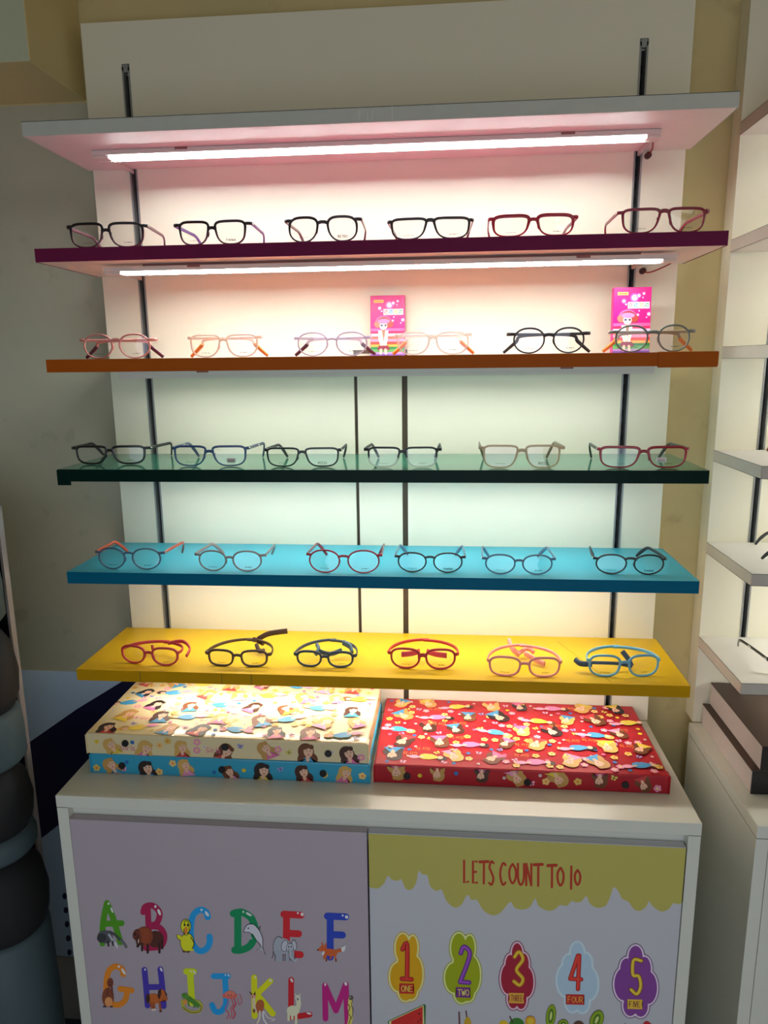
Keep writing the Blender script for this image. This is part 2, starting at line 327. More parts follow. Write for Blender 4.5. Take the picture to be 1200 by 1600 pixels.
# tubes under every shelf
tube_m = mat('led_diffuser', (.90, .99, 1, 1), .5, emit=TUBE*1.45); tube_g = mat('led_diffuser_cool', (.96, 1, .99, 1), .5, emit=TUBE*.60); hous = mat('tube_housing', (.74, .66, .60, 1), .35); wire_m = mat('red_wire', (.30, .03, .02, 1), .5)
TY = [-.128, -.177, -.125, -.120, -.120, -.147]; TXC = [-.002, .025, .012, .012, .012, .012]
TL = ['slim lit tube light under the top white shelf', 'slim lit tube light under the purple shelf', 'slim tube light hidden under the orange shelf', 'slim tube light hidden under the green shelf', 'slim tube light hidden under the blue shelf', 'slim tube light hidden under the yellow shelf']
for i in range(6):
    t = thing('tube_light', TL[i], 'tube light', (TXC[i], TY[i], Z[i]-TH-(.0045 if i == 1 else 0)), 0, 'tube lights under the shelves')
    b = B()
    if i == 1: box(b, -.45, .45, -.006, .006, -.001, .0042)
    for s in (-.35, .35): box(b, s-.012, s+.012, -.0155, .0155, -.0045, -.0002)
    link('clip', b, mat('clip', (.30, .12, .10, 1), .5), t)
    b = B(); box(b, -.522, .510, -.015, .015, -.009, -.0005, bev=.001)
    if i > 1: box(b, -.522, .510, -.013, -.0115, -.0150, -.008)
    link('housing', b, hous, t)
    b = B()
    if i < 2: sweep(b, [(-.492, 0, -.0090), (.486, 0, -.0090)], .0036, .0088, (0, 0, 1), n=14, p=2)
    else: box(b, -.486, .486, -.011, .011, -.0105, -.0085)
    link('diffuser', b, (tube_m if i == 0 else mat('led_diffuser_warm', (.88, 1, 1, 1), .5, emit=TUBE*2.0)) if i < 2 else (tube_g if i < 5 else mat('led_diffuser_low', (1, .94, .84, 1), .5, emit=TUBE*.7)), t)
    b = B(); box(b, -.522, .510, .0115, .0130, (-.0148, -.0134, -.0152, -.0152, -.0152, -.0152)[i], -.006); link('light_cutoff_lip', b, hous, t)  # added lip, shaped to keep direct light off the panel just below the shelf
    for xa, xb in ((.486, .511), (-.523, -.492)):
        b = B(); box(b, xa, xb, -.0105, .0105, -.0140 if i < 2 else -.0112, -.008, bev=.002); link('end_cap', b, hous, t)
    if i < 2:
        b = B()
        P = [(.505, .010, -.006), (.520, .05, -.007), (.515, .12, -.011), (.505, -TY[i]-.022, -.013), (.498, -TY[i]-.006, -.008)] if i else [(.504, .010, -.006), (.512, .05, -.006), (.524, .10, -.004), (.522, -TY[i]-.008, -.010)]
        sweep(b, spline(P, 6), .0014, .0014, (0, .3, 1), n=8, p=2); link('wire', b, wire_m, t)
        q = P[-1]; b = B(); cyl(b, (q[0], q[1]-.004, q[2]), 1, .006, .010, n=14); link('wire_grommet', b, mat('grommet', (.06, .015, .01, 1), .5), t)

# ------------------------------------------------------------------ right-hand shelving
RZ = [2.004, 1.7928, 1.5895, 1.3818, 1.1860, .9745]
RL = ['white shelf at the top right edge of the picture', 'white shelf at the right edge, level with the purple one', 'white shelf at the right edge, level with the orange one',
      'white shelf at the right edge, level with the green one', 'white shelf at the right edge, level with the blue one', 'lowest white shelf at the right edge, over the brown boxes']
for i, z in enumerate(RZ):
    t = thing('display_shelf', RL[i], 'shelf', (.69, 0, z-TH), 0, 'white shelves at the right edge')
    b = B(); box(b, 0, 1.15, -DP, -.0003, 0, TH, bev=.0012); link('board', b, WHITE, t)
    b = B(); box(b, 0, 1.1505, -DP-.0012, -DP-.0001, .0004, TH-.0004); box(b, -.0012, -.0001, -DP, -.0006, .0004, TH-.0004); link('edge_banding', b, mat('right_edge_band', (.58, .53, .46, 1), .4, var=.05, scale=30), t)
    b = B()
    for zz in (.0002, TH-.0006): box(b, -.0016, -.001, -DP-.001, -.001, zz, zz+.0006); box(b, -.0016, 1.15, -DP-.0018, -DP-.001, zz, zz+.0006)
    link('edge_line', b, mat('edge_dirt', (.10, .09, .08, 1), .8), t)
    u = thing('tube_light', 'tube light under the %s white shelf at the right edge' % ['first', 'second', 'third', 'fourth', 'fifth', 'sixth'][i], 'tube light', (1.27, -.165, z-TH), 0, 'tube lights under the right-hand shelves')
    b = B(); box(b, -.45, .45, -.013, .013, -.014, -.0005, bev=.003); link('housing', b, hous, u)
    b = B(); sweep(b, [(-.42, 0, -.0135), (.42, 0, -.0135)], .0062, .0095, (0, 0, 1), n=14, p=2); link('diffuser', b, mat('led_diffuser_right', (1, .99, .90, 1), .5, emit=TUBE), u)

# ------------------------------------------------------------------ cabinets
ZC, DC, CT = .7704, .3727, .0245
CABM = mat('cabinet_laminate', (.76, .77, .68, 1), .3, var=.02, scale=10)
JOINT = mat('joint_brown', (.12, .09, .06, 1), .8)
def cabinet(x0, x1, label, doors):
    t = thing('base_cabinet', label, 'cabinet', (x0, 0, 0))
    W = x1-x0; sw = .0218
    b = B(); box(b, 0, sw, -DC+.001, -.001, 0, ZC-CT-.001, bev=.0008); box(b, W-sw, W, -DC+.001, -.001, 0, ZC-CT-.001, bev=.0008)
    box(b, sw, W-sw, -.02, -.001, 0, ZC-CT-.001); box(b, sw, W-sw, -DC+.03, -.02, .08, .098); box(b, sw, W-sw, -DC+.06, -DC+.078, 0, .08)
    box(b, sw, W-sw, -DC+.0195, -DC+.036, .69, ZC-CT-.001)
    link('carcass', b, CABM, t)
    b = B(); box(b, 0, W, -DC, 0, ZC-CT, ZC, bev=.0012); link('worktop', b, CABM, t)
    b = B(); box(b, .0005, sw-.0005, -DC+.0008, -.01, ZC-CT-.0012, ZC-CT+.0002); box(b, W-sw+.0005, W-.0005, -DC+.0008, -.01, ZC-CT-.0012, ZC-CT+.0002); link('joint_line', b, JOINT, t)
    out = []
    for a, c, m in doors:
        b = B(); box(b, a-x0, c-x0, -DC, -DC+.018, .084, .7215, bev=.0008); out.append(link('door', b, m, t))
    return t, out
LIL = mat('lilac_board', (.50, .43, .49, 1), .3, var=.03, scale=3); WD = mat('poster_white', (.62, .63, .68, 1), .3, var=.01, scale=3)
cab, (dl, dr) = cabinet(-.5951, .5899, 'low white cabinet with an alphabet door and a counting door, below the yellow shelf', [(-.5722, -.0020, LIL), (.0010, .5660, WD)])
tag(dl, 'lilac door printed with alphabet letters and animals'); tag(dr, 'white door printed with a counting poster')
rc, rdoors = cabinet(.6825, 1.86, 'low white cabinet at the right edge, under two brown boxes', [(.705, 1.27, CABM), (1.273, 1.836, CABM)])
b = B(); cyl(b, (.0218+.558, -DC+.02, .52), 0, .003, .004, n=10)
b.free()

# --- alphabet artwork: measured on the photo, laid on the door's plane
DK = 3.0
def dfn(u, v): return at(u, v, 1, -DC)
ox, oy = dl.parent.location[0], 0
def on_door(u, v):
    p = dfn(u, v); return (p.x-cab.location.x, p.y, p.z)
def ca(k=DK): return Art(on_door, (0, -1, 0), k, step=.00003)
def cropA(x, y): return (140+x*.175, 1390+y*.175)          # close-up frames used while measuring
def cropB(x, y): return (340+x*.19167, 1390+y*.19167)
BK = (18, 14, 16); WH = (205, 205, 215)
def letter(name, body, wd, col, crop, gl, extra=None, lab=None):
    a = ca(); s = .18
    for q in body: a.stroke([crop(*p) for p in q[0]] if isinstance(q, tuple) else [crop(*p) for p in q], wd*s, col, smooth=not isinstance(q, tuple))
    for q in gl:
        c_ = crop(q[0], q[1]); a.ell(c_[0], c_[1], q[2]*s, q[3]*s, WH, q[4] if len(q) > 4 else 0, n=14)
    o = a.build('printed_letter', dl); tag(o, lab)
    if extra:
        a = ca(); a.l = .0007; extra(a, crop, s); tag(a.build('printed_animal', dl), lab.split(' with ')[1] + ' print' if ' with ' in lab else 'animal print')
def E(a, cr, s, x, y, rx, ry, col, rot=0): c_ = cr(x, y); a.ell(c_[0], c_[1], rx*s, ry*s, col, rot)
def S(a, cr, s, pts, wd, col): a.stroke([cr(*p) for p in pts], wd*s, col)
def Pn(a, cr, pts, col): a.poly([cr(*p) for p in pts], col)
def anteater(a, c, s):
    E(a, c, s, 140, 420, 68, 56, (52, 54, 58), 12); E(a, c, s, 110, 430, 42, 40, (34, 35, 38)); S(a, c, s, [(180, 375), (225, 400), (268, 440), (300, 470), (328, 510)], 20, (44, 46, 50))
    S(a, c, s, [(175, 400), (200, 440), (222, 490)], 18, (120, 122, 128)); S(a, c, s, [(165, 460), (170, 500)], 14, BK); S(a, c, s, [(205, 460), (212, 495)], 14, BK); S(a, c, s, [(232, 470), (248, 515)], 12, (150, 150, 155)); S(a, c, s, [(280, 450), (330, 508)], 6, (95, 98, 100))
def bison(a, c, s):
    E(a, c, s, 590, 440, 70, 72, (52, 24, 20), 10); E(a, c, s, 490, 415, 75, 85, (92, 40, 22)); E(a, c, s, 425, 400, 38, 50, (70, 30, 22), 15); E(a, c, s, 440, 450, 26, 50, (50, 22, 18))
    for x, y0, y1 in ((470, 480, 540), (520, 490, 560), (625, 480, 558), (650, 460, 520)): S(a, c, s, [(x, y0), (x, y1)], 20, (34, 18, 16))
    for k in range(6): S(a, c, s, [(455+14*k, 345), (448+16*k, 470)], 4, (118, 56, 30))
    E(a, c, s, 432, 500, 12, 14, (28, 16, 15)); E(a, c, s, 408, 395, 10, 14, (30, 16, 15)); S(a, c, s, [(440, 440), (436, 470)], 6, (180, 170, 160))
def canary(a, c, s):
    E(a, c, s, 872, 470, 62, 84, BK); E(a, c, s, 872, 470, 57, 79, (190, 165, 22)); E(a, c, s, 860, 325, 47, 63, BK); E(a, c, s, 860, 325, 42, 58, (194, 168, 22))
    Pn(a, c, [(778, 400), (800, 402), (826, 415), (815, 450), (795, 440), (780, 420)], (190, 165, 22)); S(a, c, s, [(778, 400), (785, 432), (815, 452)], 5, BK)
    S(a, c, s, [(845, 300), (855, 275), (880, 285), (890, 320), (885, 390), (850, 400), (842, 350)], 6, BK); E(a, c, s, 862, 360, 16, 32, (165, 90, 30)); E(a, c, s, 850, 312, 8, 12, BK); E(a, c, s, 878, 314, 8, 12, BK)
    S(a, c, s, [(905, 420), (935, 480), (915, 525)], 7, BK); Pn(a, c, [(905, 510), (940, 540), (900, 545)], (190, 165, 22)); E(a, c, s, 845, 550, 16, 9, (70, 45, 30)); E(a, c, s, 880, 552, 16, 9, (70, 45, 30))
A_ = cropA; BB = cropB
letter('a', [[(115, 480), (120, 300), (155, 120)], [(155, 120), (205, 240), (275, 470)], [(120, 305), (285, 300)]], 52, (48, 98, 14), A_, [(170, 124, 8, 11), (200, 182, 8, 26, -22)], anteater, 'green letter A with a grey anteater')
letter('b', [[(520, 170), (535, 520)], [(480, 200), (500, 150), (570, 145), (625, 210), (600, 300), (530, 320)], [(530, 330), (620, 335), (668, 410), (640, 500), (540, 520), (505, 520)]], 52, (112, 14, 50), A_, [(588, 150, 10, 13), (622, 200, 12, 30, -22)], bison, 'dark pink letter B with a brown bison')
letter('c', [[(1055, 245), (1040, 200), (985, 180), (925, 230), (905, 340), (915, 470), (975, 545), (1040, 530), (1072, 470), (1070, 420)]], 54, (16, 104, 170), A_, [(1000, 180, 10, 10), (1048, 215, 12, 27, -35)], canary, 'blue letter C with a yellow canary')
def dolphin(a, c, s):
    Pn(a, c, [(212, 340), (240, 285), (290, 280), (335, 320), (365, 390), (368, 470), (350, 440), (320, 410), (290, 360), (250, 345)], (140, 140, 148))
    Pn(a, c, [(330, 310), (352, 290), (345, 345)], (60, 62, 68)); Pn(a, c, [(350, 450), (388, 500), (385, 530), (360, 490), (318, 495), (330, 478)], (120, 120, 128))
    S(a, c, s, [(212, 340), (240, 288), (290, 280), (340, 330), (368, 400), (370, 470), (388, 525)], 5, BK); S(a, c, s, [(215, 345), (262, 348), (300, 390), (350, 460), (320, 492)], 4, BK); E(a, c, s, 252, 312, 7, 6, BK); Pn(a, c, [(262, 350), (285, 400), (250, 405)], (110, 110, 118))
def elephant(a, c, s):
    E(a, c, s, 500, 470, 52, 96, BK); E(a, c, s, 500, 470, 48, 92, (112, 116, 124)); E(a, c, s, 540, 460, 60, 70, (112, 116, 124))
    for x in (490, 515, 570, 610): S(a, c, s, [(x, 500), (x, 570)], 32, (108, 112, 120))
    for x in (470, 536, 552, 590, 630): S(a, c, s, [(x, 520), (x, 578)], 4, BK)
    E(a, c, s, 548, 455, 30, 52, BK, 10); E(a, c, s, 548, 455, 26, 48, (128, 130, 138), 10); E(a, c, s, 626, 450, 20, 46, BK, -8); E(a, c, s, 626, 450, 17, 42, (128, 130, 138), -8)
    E(a, c, s, 590, 470, 33, 40, BK); E(a, c, s, 590, 470, 30, 37, (120, 124, 132)); S(a, c, s, [(592, 480), (595, 540), (625, 575), (642, 565)], 20, (120, 124, 132)); S(a, c, s, [(582, 480), (585, 545), (620, 585)], 4, BK)
    E(a, c, s, 580, 462, 5, 7, BK); E(a, c, s, 602, 462, 5, 7, BK); S(a, c, s, [(455, 500), (452, 540), (444, 552)], 4, BK)
def fox(a, c, s):
    O_ = (140, 62, 26); E(a, c, s, 920, 510, 62, 32, O_, 8); Pn(a, c, [(812, 488), (850, 455), (890, 465), (880, 520), (850, 500), (820, 496)], O_); Pn(a, c, [(850, 460), (846, 418), (868, 452)], O_); Pn(a, c, [(872, 460), (886, 424), (892, 470)], O_)
    for p in ([(870, 520), (868, 560)], [(880, 530), (888, 578)], [(955, 530), (966, 578)], [(930, 530), (920, 560)]): S(a, c, s, p, 14, O_)
    S(a, c, s, [(970, 500), (1000, 492), (1025, 475)], 26, O_); Pn(a, c, [(1005, 470), (1048, 450), (1035, 500), (1015, 505)], (190, 188, 190)); E(a, c, s, 818, 490, 7, 6, BK); S(a, c, s, [(888, 560), (888, 580)], 8, BK); S(a, c, s, [(964, 565), (966, 582)], 8, BK); E(a, c, s, 862, 515, 10, 20, (185, 170, 160), 20)
letter('d', [[(128, 195), (165, 185), (210, 188), (280, 240), (308, 350), (270, 450), (200, 490), (140, 492)], [(165, 190), (165, 485)]], 62, (0, 92, 56), BB, [(210, 180, 8, 10), (255, 200, 30, 10, 30)], dolphin, 'dark green letter D with a grey dolphin')
letter('e', [[(540, 200), (680, 208)], [(562, 215), (560, 500)], [(560, 355), (660, 360)], [(570, 520), (675, 530)]], 60, (140, 20, 28), BB, [(655, 190, 9, 9), (690, 200, 14, 16, -30)], elephant, 'red letter E with a grey elephant')
letter('f', [[(895, 215), (1045, 222)], [(918, 225), (918, 550)], [(918, 365), (1018, 370)]], 60, (22, 42, 122), BB, [(1020, 210, 9, 9), (1052, 222, 14, 16, -30)], fox, 'dark blue letter F with an orange fox')
def gopher(a, c, s):
    E(a, c, s, 165, 960, 52, 85, (88, 44, 28)); E(a, c, s, 185, 830, 28, 42, (84, 42, 28)); E(a, c, s, 172, 1000, 34, 42, (150, 100, 62)); S(a, c, s, [(165, 880), (160, 940)], 14, (70, 34, 24)); S(a, c, s, [(200, 870), (205, 930)], 14, (70, 34, 24))
    E(a, c, s, 178, 820, 5, 5, BK); E(a, c, s, 196, 820, 5, 5, BK); E(a, c, s, 187, 845, 8, 10, (40, 22, 18)); E(a, c, s, 135, 1042, 16, 7, (40, 32, 40)); E(a, c, s, 195, 1042, 16, 7, (40, 32, 40))
def horse(a, c, s):
    E(a, c, s, 570, 975, 56, 48, (130, 66, 26)); Pn(a, c, [(600, 980), (620, 900), (650, 885), (675, 905), (700, 980), (685, 992), (655, 950), (640, 1000)], (128, 64, 26)); Pn(a, c, [(608, 950), (612, 900), (640, 882), (640, 930), (625, 980)], (44, 22, 18))
    for p in ([(545, 1000), (560, 1060)], [(570, 1010), (580, 1065)], [(625, 1000), (635, 1080)]): S(a, c, s, p, 18, (110, 54, 24))
    for p in (565, 1070), (585, 1068), (635, 1083): E(a, c, s, p[0], p[1], 13, 9, (150, 140, 135) if p[0] < 600 else (60, 40, 30))
    E(a, c, s, 522, 970, 18, 40, (40, 22, 18)); Pn(a, c, [(665, 895), (692, 930), (690, 960)], (36, 20, 18))
def iguana(a, c, s):
    S(a, c, s, [(830, 990), (840, 1050), (900, 1088), (970, 1088), (1000, 1050), (985, 1010), (940, 990)], 26, (120, 124, 40)); S(a, c, s, [(850, 950), (900, 975), (960, 1010), (1000, 1050), (975, 1090), (900, 1092), (835, 1050)], 8, (92, 60, 34)); E(a, c, s, 855, 1000, 20, 26, (150, 100, 50))
    S(a, c, s, [(845, 945), (880, 965), (930, 1000), (965, 1030)], 42, (52, 92, 32)); E(a, c, s, 852, 945, 30, 24, (56, 98, 34)); E(a, c, s, 845, 936, 5, 5, BK); S(a, c, s, [(880, 990), (890, 1035)], 12, (50, 90, 34)); S(a, c, s, [(935, 1010), (935, 1050)], 12, (50, 90, 34))
letter('g', [[(300, 755), (290, 710), (230, 685), (170, 730), (150, 840), (155, 960), (210, 1020), (270, 1025), (320, 980), (335, 905)], [(275, 885), (375, 900)]], 50, (165, 88, 20), A_, [(262, 686, 10, 11), (303, 730, 11, 32, -30)], gopher, 'orange letter G with a brown gopher')
letter('h', [[(490, 715), (505, 870), (518, 1035)], [(632, 710), (650, 870), (662, 1040)], [(510, 870), (645, 868)]], 50, (44, 34, 112), A_, [(496, 712, 8, 10), (640, 712, 9, 20, -25)], horse, 'purple letter H with a brown horse')
letter('i', [[(865, 730), (930, 732)], [(898, 740), (915, 1010)]], 56, (140, 150, 20), A_, [(902, 727, 8, 8), (935, 735, 8, 18, -35)], iguana, 'lime letter I with a green iguana')
def jelly(a, c, s):
    E(a, c, s, 100, 862, 66, 26, (150, 70, 60)); E(a, c, s, 100, 845, 44, 24, (160, 82, 70))
    for x, d in ((85, -12), (110, 8), (130, 12), (140, -6)): S(a, c, s, [(x, 885), (x+10+d, 930), (x-10+d, 970), (x+8, 1010), (x-10, 1050)], 7, (140, 52, 62))
    S(a, c, s, [(165, 880), (175, 935), (200, 910), (180, 850)], 5, (140, 52, 62)); E(a, c, s, 90, 858, 4, 5, BK); E(a, c, s, 112, 858, 4, 5, BK)
def kangaroo(a, c, s):
    G_ = (120, 62, 34); E(a, c, s, 345, 950, 38, 60, G_, 10); E(a, c, s, 292, 870, 24, 24, (150, 110, 86)); Pn(a, c, [(275, 860), (256, 826), (284, 846)], (60, 36, 28)); Pn(a, c, [(292, 858), (306, 822), (312, 856)], (60, 36, 28)); S(a, c, s, [(296, 890), (298, 950), (310, 990)], 26, (170, 140, 116))
    S(a, c, s, [(345, 990), (340, 1050), (325, 1085)], 16, (160, 140, 130)); S(a, c, s, [(372, 990), (375, 1050), (400, 1088)], 14, (170, 160, 150)); S(a, c, s, [(380, 990), (410, 1040), (468, 1052), (440, 1068)], 9, (150, 146, 146)); E(a, c, s, 298, 985, 12, 18, (90, 52, 34)); E(a, c, s, 284, 872, 4, 4, BK)
def llama(a, c, s):
    W_ = (172, 158, 126); E(a, c, s, 615, 985, 55, 46, W_); S(a, c, s, [(650, 980), (662, 930), (655, 880)], 40, W_); E(a, c, s, 655, 880, 24, 26, (180, 168, 140)); S(a, c, s, [(638, 860), (636, 846)], 8, W_); S(a, c, s, [(670, 860), (672, 846)], 8, W_)
    for x, y in ((580, 1060), (610, 1050), (640, 1090)): S(a, c, s, [(x, 1000), (x, y)], 22, W_)
    E(a, c, s, 654, 892, 7, 9, (50, 40, 36)); E(a, c, s, 645, 876, 3, 4, BK); E(a, c, s, 664, 876, 3, 4, BK)
def meerkat(a, c, s):
    S(a, c, s, [(1085, 880), (1080, 960), (1085, 1040), (1070, 1110)], 38, (150, 140, 70)); S(a, c, s, [(1062, 930), (1080, 960), (1064, 1000), (1085, 1040), (1070, 1090)], 7, (60, 50, 24)); S(a, c, s, [(1100, 900), (1092, 940), (1105, 980), (1092, 1050)], 5, BK); E(a, c, s, 1088, 880, 20, 20, (60, 54, 50)); E(a, c, s, 1082, 876, 5, 5, WH)
letter('j', [[(-32, 705), (85, 705)], [(60, 710), (70, 900), (55, 960), (20, 995), (-20, 990), (-45, 940)]], 50, (14, 104, 158), BB, [(64, 694, 6, 8), (90, 698, 6, 14, -35)], jelly, 'blue letter J with a pink jellyfish')
letter('k', [[(298, 715), (302, 1030)], [(430, 745), (320, 850)], [(320, 850), (450, 1010)]], 52, (182, 150, 14), BB, [(308, 714, 7, 10), (432, 740, 10, 14, -30)], kangaroo, 'yellow letter K with a brown kangaroo')
letter('l', [[(600, 735), (598, 1040)], [(605, 1040), (750, 1018)]], 50, (136, 18, 26), BB, [(604, 738, 10, 20, -25), (745, 1008, 22, 9, 15)], llama, 'red letter L with a cream llama')
letter('m', [[(875, 780), (880, 1050)], [(880, 790), (965, 985)], [(965, 985), (1045, 772)], [(1045, 772), (1060, 1110)]], 50, (128, 16, 84), BB, [(878, 772, 8, 14), (1045, 766, 12, 18, -20)], meerkat, 'magenta letter M with a small meerkat')

# --- counting poster on the right door
K2 = 2.5
def cb(): return Art(on_door, (0, -1, 0), K2, step=.00003)
TOPC = (132, 126, 62)
a = cb()
prof = [(577, 1386), (590, 1388), (600, 1380), (606, 1368), (612, 1374), (622, 1376), (627, 1374), (634, 1388), (642, 1390), (650, 1380), (654, 1361), (660, 1366), (668, 1368), (672, 1384), (682, 1392), (690, 1390), (698, 1408), (711, 1418), (722, 1412), (730, 1398), (737, 1406), (745, 1406), (755, 1422), (770, 1430), (783, 1425), (797, 1409), (804, 1418), (816, 1421), (828, 1417), (836, 1404), (842, 1416), (857, 1423), (868, 1420), (875, 1414), (886, 1415), (893, 1408), (901, 1410), (909, 1408), (916, 1400), (922, 1412), (933, 1418), (946, 1415), (953, 1402), (959, 1386), (967, 1394), (972, 1404), (982, 1409), (990, 1420), (1000, 1423), (1010, 1416), (1014, 1408), (1020, 1416), (1033, 1424), (1045, 1420), (1052, 1411), (1060, 1413), (1066, 1410)]
# smooth scallops: build as vertical strips down from the door's top edge
P = spline([(x, y, 0) for x, y in prof], 4)
mi = a._mi(TOPC); tops = []; bots = []
dz = .7205
for q in P:
    pb = Vector(on_door(q.x, q.y)); bots.append(a.bm.verts.new(pb+Vector((0, -.0003, 0)))); tops.append(a.bm.verts.new((pb.x, pb.y-.0003, dz)))
for i in range(len(P)-1): a.bm.faces.new((tops[i], tops[i+1], bots[i+1], bots[i])).material_index = mi
x_end = dr.bound_box[4][0] if False else (.5655-cab.location.x); x_st = .0012-cab.location.x
for vv, side in ((bots[0], x_st), (bots[-1], x_end)):
    y0 = vv.co.y; a.bm.faces.new([a.bm.verts.new(c_) for c_ in ((side, y0, dz), (vv.co.x, y0, dz), (vv.co.x, y0, vv.co.z), (side, y0, vv.co.z))]).material_index = mi
a.c += 3
RED_T = (128, 34, 14)
def W3(x, y, x0=570): return (x0+x*.21667, 1300+y*.21667)
LT = [('L', 716, 205, 36, 112, 570), ('E', 780, 212, 34, 108, 570), ('T', 834, 212, 50, 112, 570), ('S', 896, 210, 36, 120, 570), ('C', 975, 222, 44, 112, 570), ('O', 1042, 228, 48, 100, 570), ('U', 1104, 228, 46, 108, 570),
      ('N', 10, 228, 40, 110, 820), ('T', 72, 232, 50, 110, 820), ('T', 170, 238, 52, 112, 820), ('O', 235, 255, 44, 92, 820), ('1', 322, 246, 44, 114, 820), ('0', 358, 272, 44, 76, 820)]
for ch, x, y, wx, hy, x0 in LT:
    o_ = W3(x, y, x0); word(a, ch, o_, (wx*.21667, wx*.21667*.04), (0, hy*.21667), 3.4, RED_T)
    if ch == 'T': a.stroke([(o_[0]-1, o_[1]+.6), (o_[0]+wx*.21667+1, o_[1])], 4.6, RED_T)
tag(a.build('printed_heading', dr), 'olive scalloped band with the words LETS COUNT TO 10')
def badge(cx, cy, rx, ry, fill, edge, ring, lobes, digit, dcol, dw, dout, wordtxt, wcol, tcol, wb):
    a = cb()
    for gx, col in ((3.2, edge), (2.0, ring), (-.6, fill)):
        pts = []; n_ = 180
        # union of lobes as a polar outline
        for k in range(n_):
            th = 2*math.pi*k/n_; d = (math.cos(th), math.sin(th)); best = 5
            for (lx, ly, lr, ls) in lobes:
                lx, ly = lx*rx, ly*ry; r1, r2 = lr*rx+gx, ls*ry+gx
                A2 = (d[0]/r1)**2+(d[1]/r2)**2; B2 = -2*(d[0]*lx/r1**2+d[1]*ly/r2**2); C2 = (lx/r1)**2+(ly/r2)**2-1
                D2 = B2*B2-4*A2*C2
                if D2 > 0: best = max(best, (-B2+math.sqrt(D2))/(2*A2))
            pts.append((cx+d[0]*best, cy+d[1]*best))
        a.fan((cx, cy), pts, col)
    for st in digit: a.stroke([(cx+p[0], cy+p[1]) for p in st], dw+2, dout)
    for st in digit: a.stroke([(cx+p[0], cy+p[1]) for p in st], dw, dcol)
    hl = tuple(min(230, int(c*1.35+18)) for c in dcol)
    for st in digit: a.stroke([(cx+p[0]-.6, cy+p[1]) for p in st], 1.0, hl)
    x0, x1, y0, y1 = wb
    a.poly([(cx+x0, cy+y0), (cx+x1, cy+y0+.6), (cx+x1-1.5, cy+(y0+y1)/2), (cx+x1, cy+y1+.6), (cx+x0, cy+y1), (cx+x0+1.5, cy+(y0+y1)/2)], wcol)
    nw = len(wordtxt); cw = (x1-x0-6)/(nw*1.25-.3)
    word(a, wordtxt, (cx+x0+3.4, cy+y0+3.6), (cw, 0.02*cw), (0, (y1-y0-7)/1.4), 1.1, tcol, adv=1.27)
    o = a.build('number_badge', dr); tag(o, lab_)
LB = [(0, 0, .55, .6), (-.22, -.55, .44, .42), (.38, -.55, .30, .36), (-.48, .28, .52, .42), (.46, .20, .52, .54), (-.05, .72, .42, .26), (.3, .7, .35, .24)]
LC = [(0, 0, .5, .5), (.0, -.68, .34, .32), (-.42, -.35, .3, .3), (-.55, .08, .44, .46), (.58, .18, .42, .46), (-.24, .68, .34, .3), (.24, .70, .34, .3), (.42, -.35, .3, .34)]
lab_ = 'yellow cloud badge with a red 1 and the word ONE'
badge(635, 1511, 26, 54, (158, 118, 4), (150, 118, 40), (172, 168, 110), LB, [[(-6, -28), (1, -36), (1, 18)], [(-7, 18), (8, 19)]], (150, 28, 22), 5.5, (100, 18, 20), 'ONE', (140, 30, 22), (190, 150, 60), (-11, 12, 25, 41)); lab_ = 'green cloud badge with a purple 2 and the word TWO'
badge(723, 1512, 28, 56, (112, 122, 4), (110, 118, 30), (160, 168, 110), LB, [[(-3, -23), (2, -33), (11, -24), (7, -6), (-4, 22)], [(-4, 22), (10, 23)]], (92, 42, 122), 5.5, (54, 24, 76), 'TWO', (84, 34, 92), (170, 160, 80), (-11, 12, 30, 46)); lab_ = 'red cloud badge with a yellow 3 and the word THREE'
badge(808, 1525, 26, 52, (116, 16, 36), (88, 18, 44), (176, 140, 152), LC, [[(-4, -30), (3, -38), (9, -26), (-1, -10), (9, 4), (4, 14), (-5, 8)]], (186, 126, 26), 4.6, (120, 70, 16), 'THREE', (176, 124, 44), (110, 50, 30), (-13, 11, 26, 42)); lab_ = 'pale blue cloud badge with a red 4 and the word FOUR'
badge(902, 1527, 32, 55, (126, 146, 160), (132, 148, 162), (148, 160, 172), LC, [[(1, -34), (-11, 2)], [(-11, 2), (6, 3)], [(3, -34), (1, 18)]], (160, 34, 26), 5, (100, 20, 22), 'FOUR', (140, 26, 30), (186, 120, 40), (-18, 11, 26, 42)); lab_ = 'purple cloud badge with a yellow 5 and the word FIVE'
badge(993, 1533, 34, 56, (92, 44, 106), (66, 34, 80), (168, 150, 176), LC, [[(9, -32), (-3, -33), (-4, -10), (5, -8), (8, 8), (2, 20), (-7, 13)]], (180, 132, 34), 5, (70, 34, 24), 'FIVE', (176, 132, 40), (80, 34, 40), (-13, 11, 28, 43))
def frt(x, y, x0=570): return W3(x, y, x0)
a = cb(); a.poly([frt(168, 1362), frt(430, 1240), frt(440, 1250), frt(436, 1420), frt(168, 1420)], (30, 74, 34)); a.poly([frt(175, 1364), frt(424, 1248), frt(430, 1420), frt(175, 1420)], (168, 166, 110)); a.poly([frt(190, 1362), frt(418, 1256), frt(418, 1420), frt(190, 1420)], (150, 30, 26))
for x, y in ((392, 1308), (386, 1366), (402, 1350)): p = frt(x, y); a.ell(p[0], p[1], .9, 1.6, BK)
tag(a.build('printed_fruit', dr), 'printed red watermelon slice')
a = cb(); a.stroke([frt(680, 1300), frt(684, 1400)], 2.6, (70, 40, 40)); a.stroke([frt(730, 1290), frt(736, 1340)], 2, (60, 36, 32)); p = frt(742, 1400); a.ell(p[0], p[1], 6, 15, (150, 118, 30)); p = frt(672, 1420); a.ell(p[0], p[1], 6, 8, (150, 118, 30)); tag(a.build('printed_fruit', dr), 'printed yellow pears')
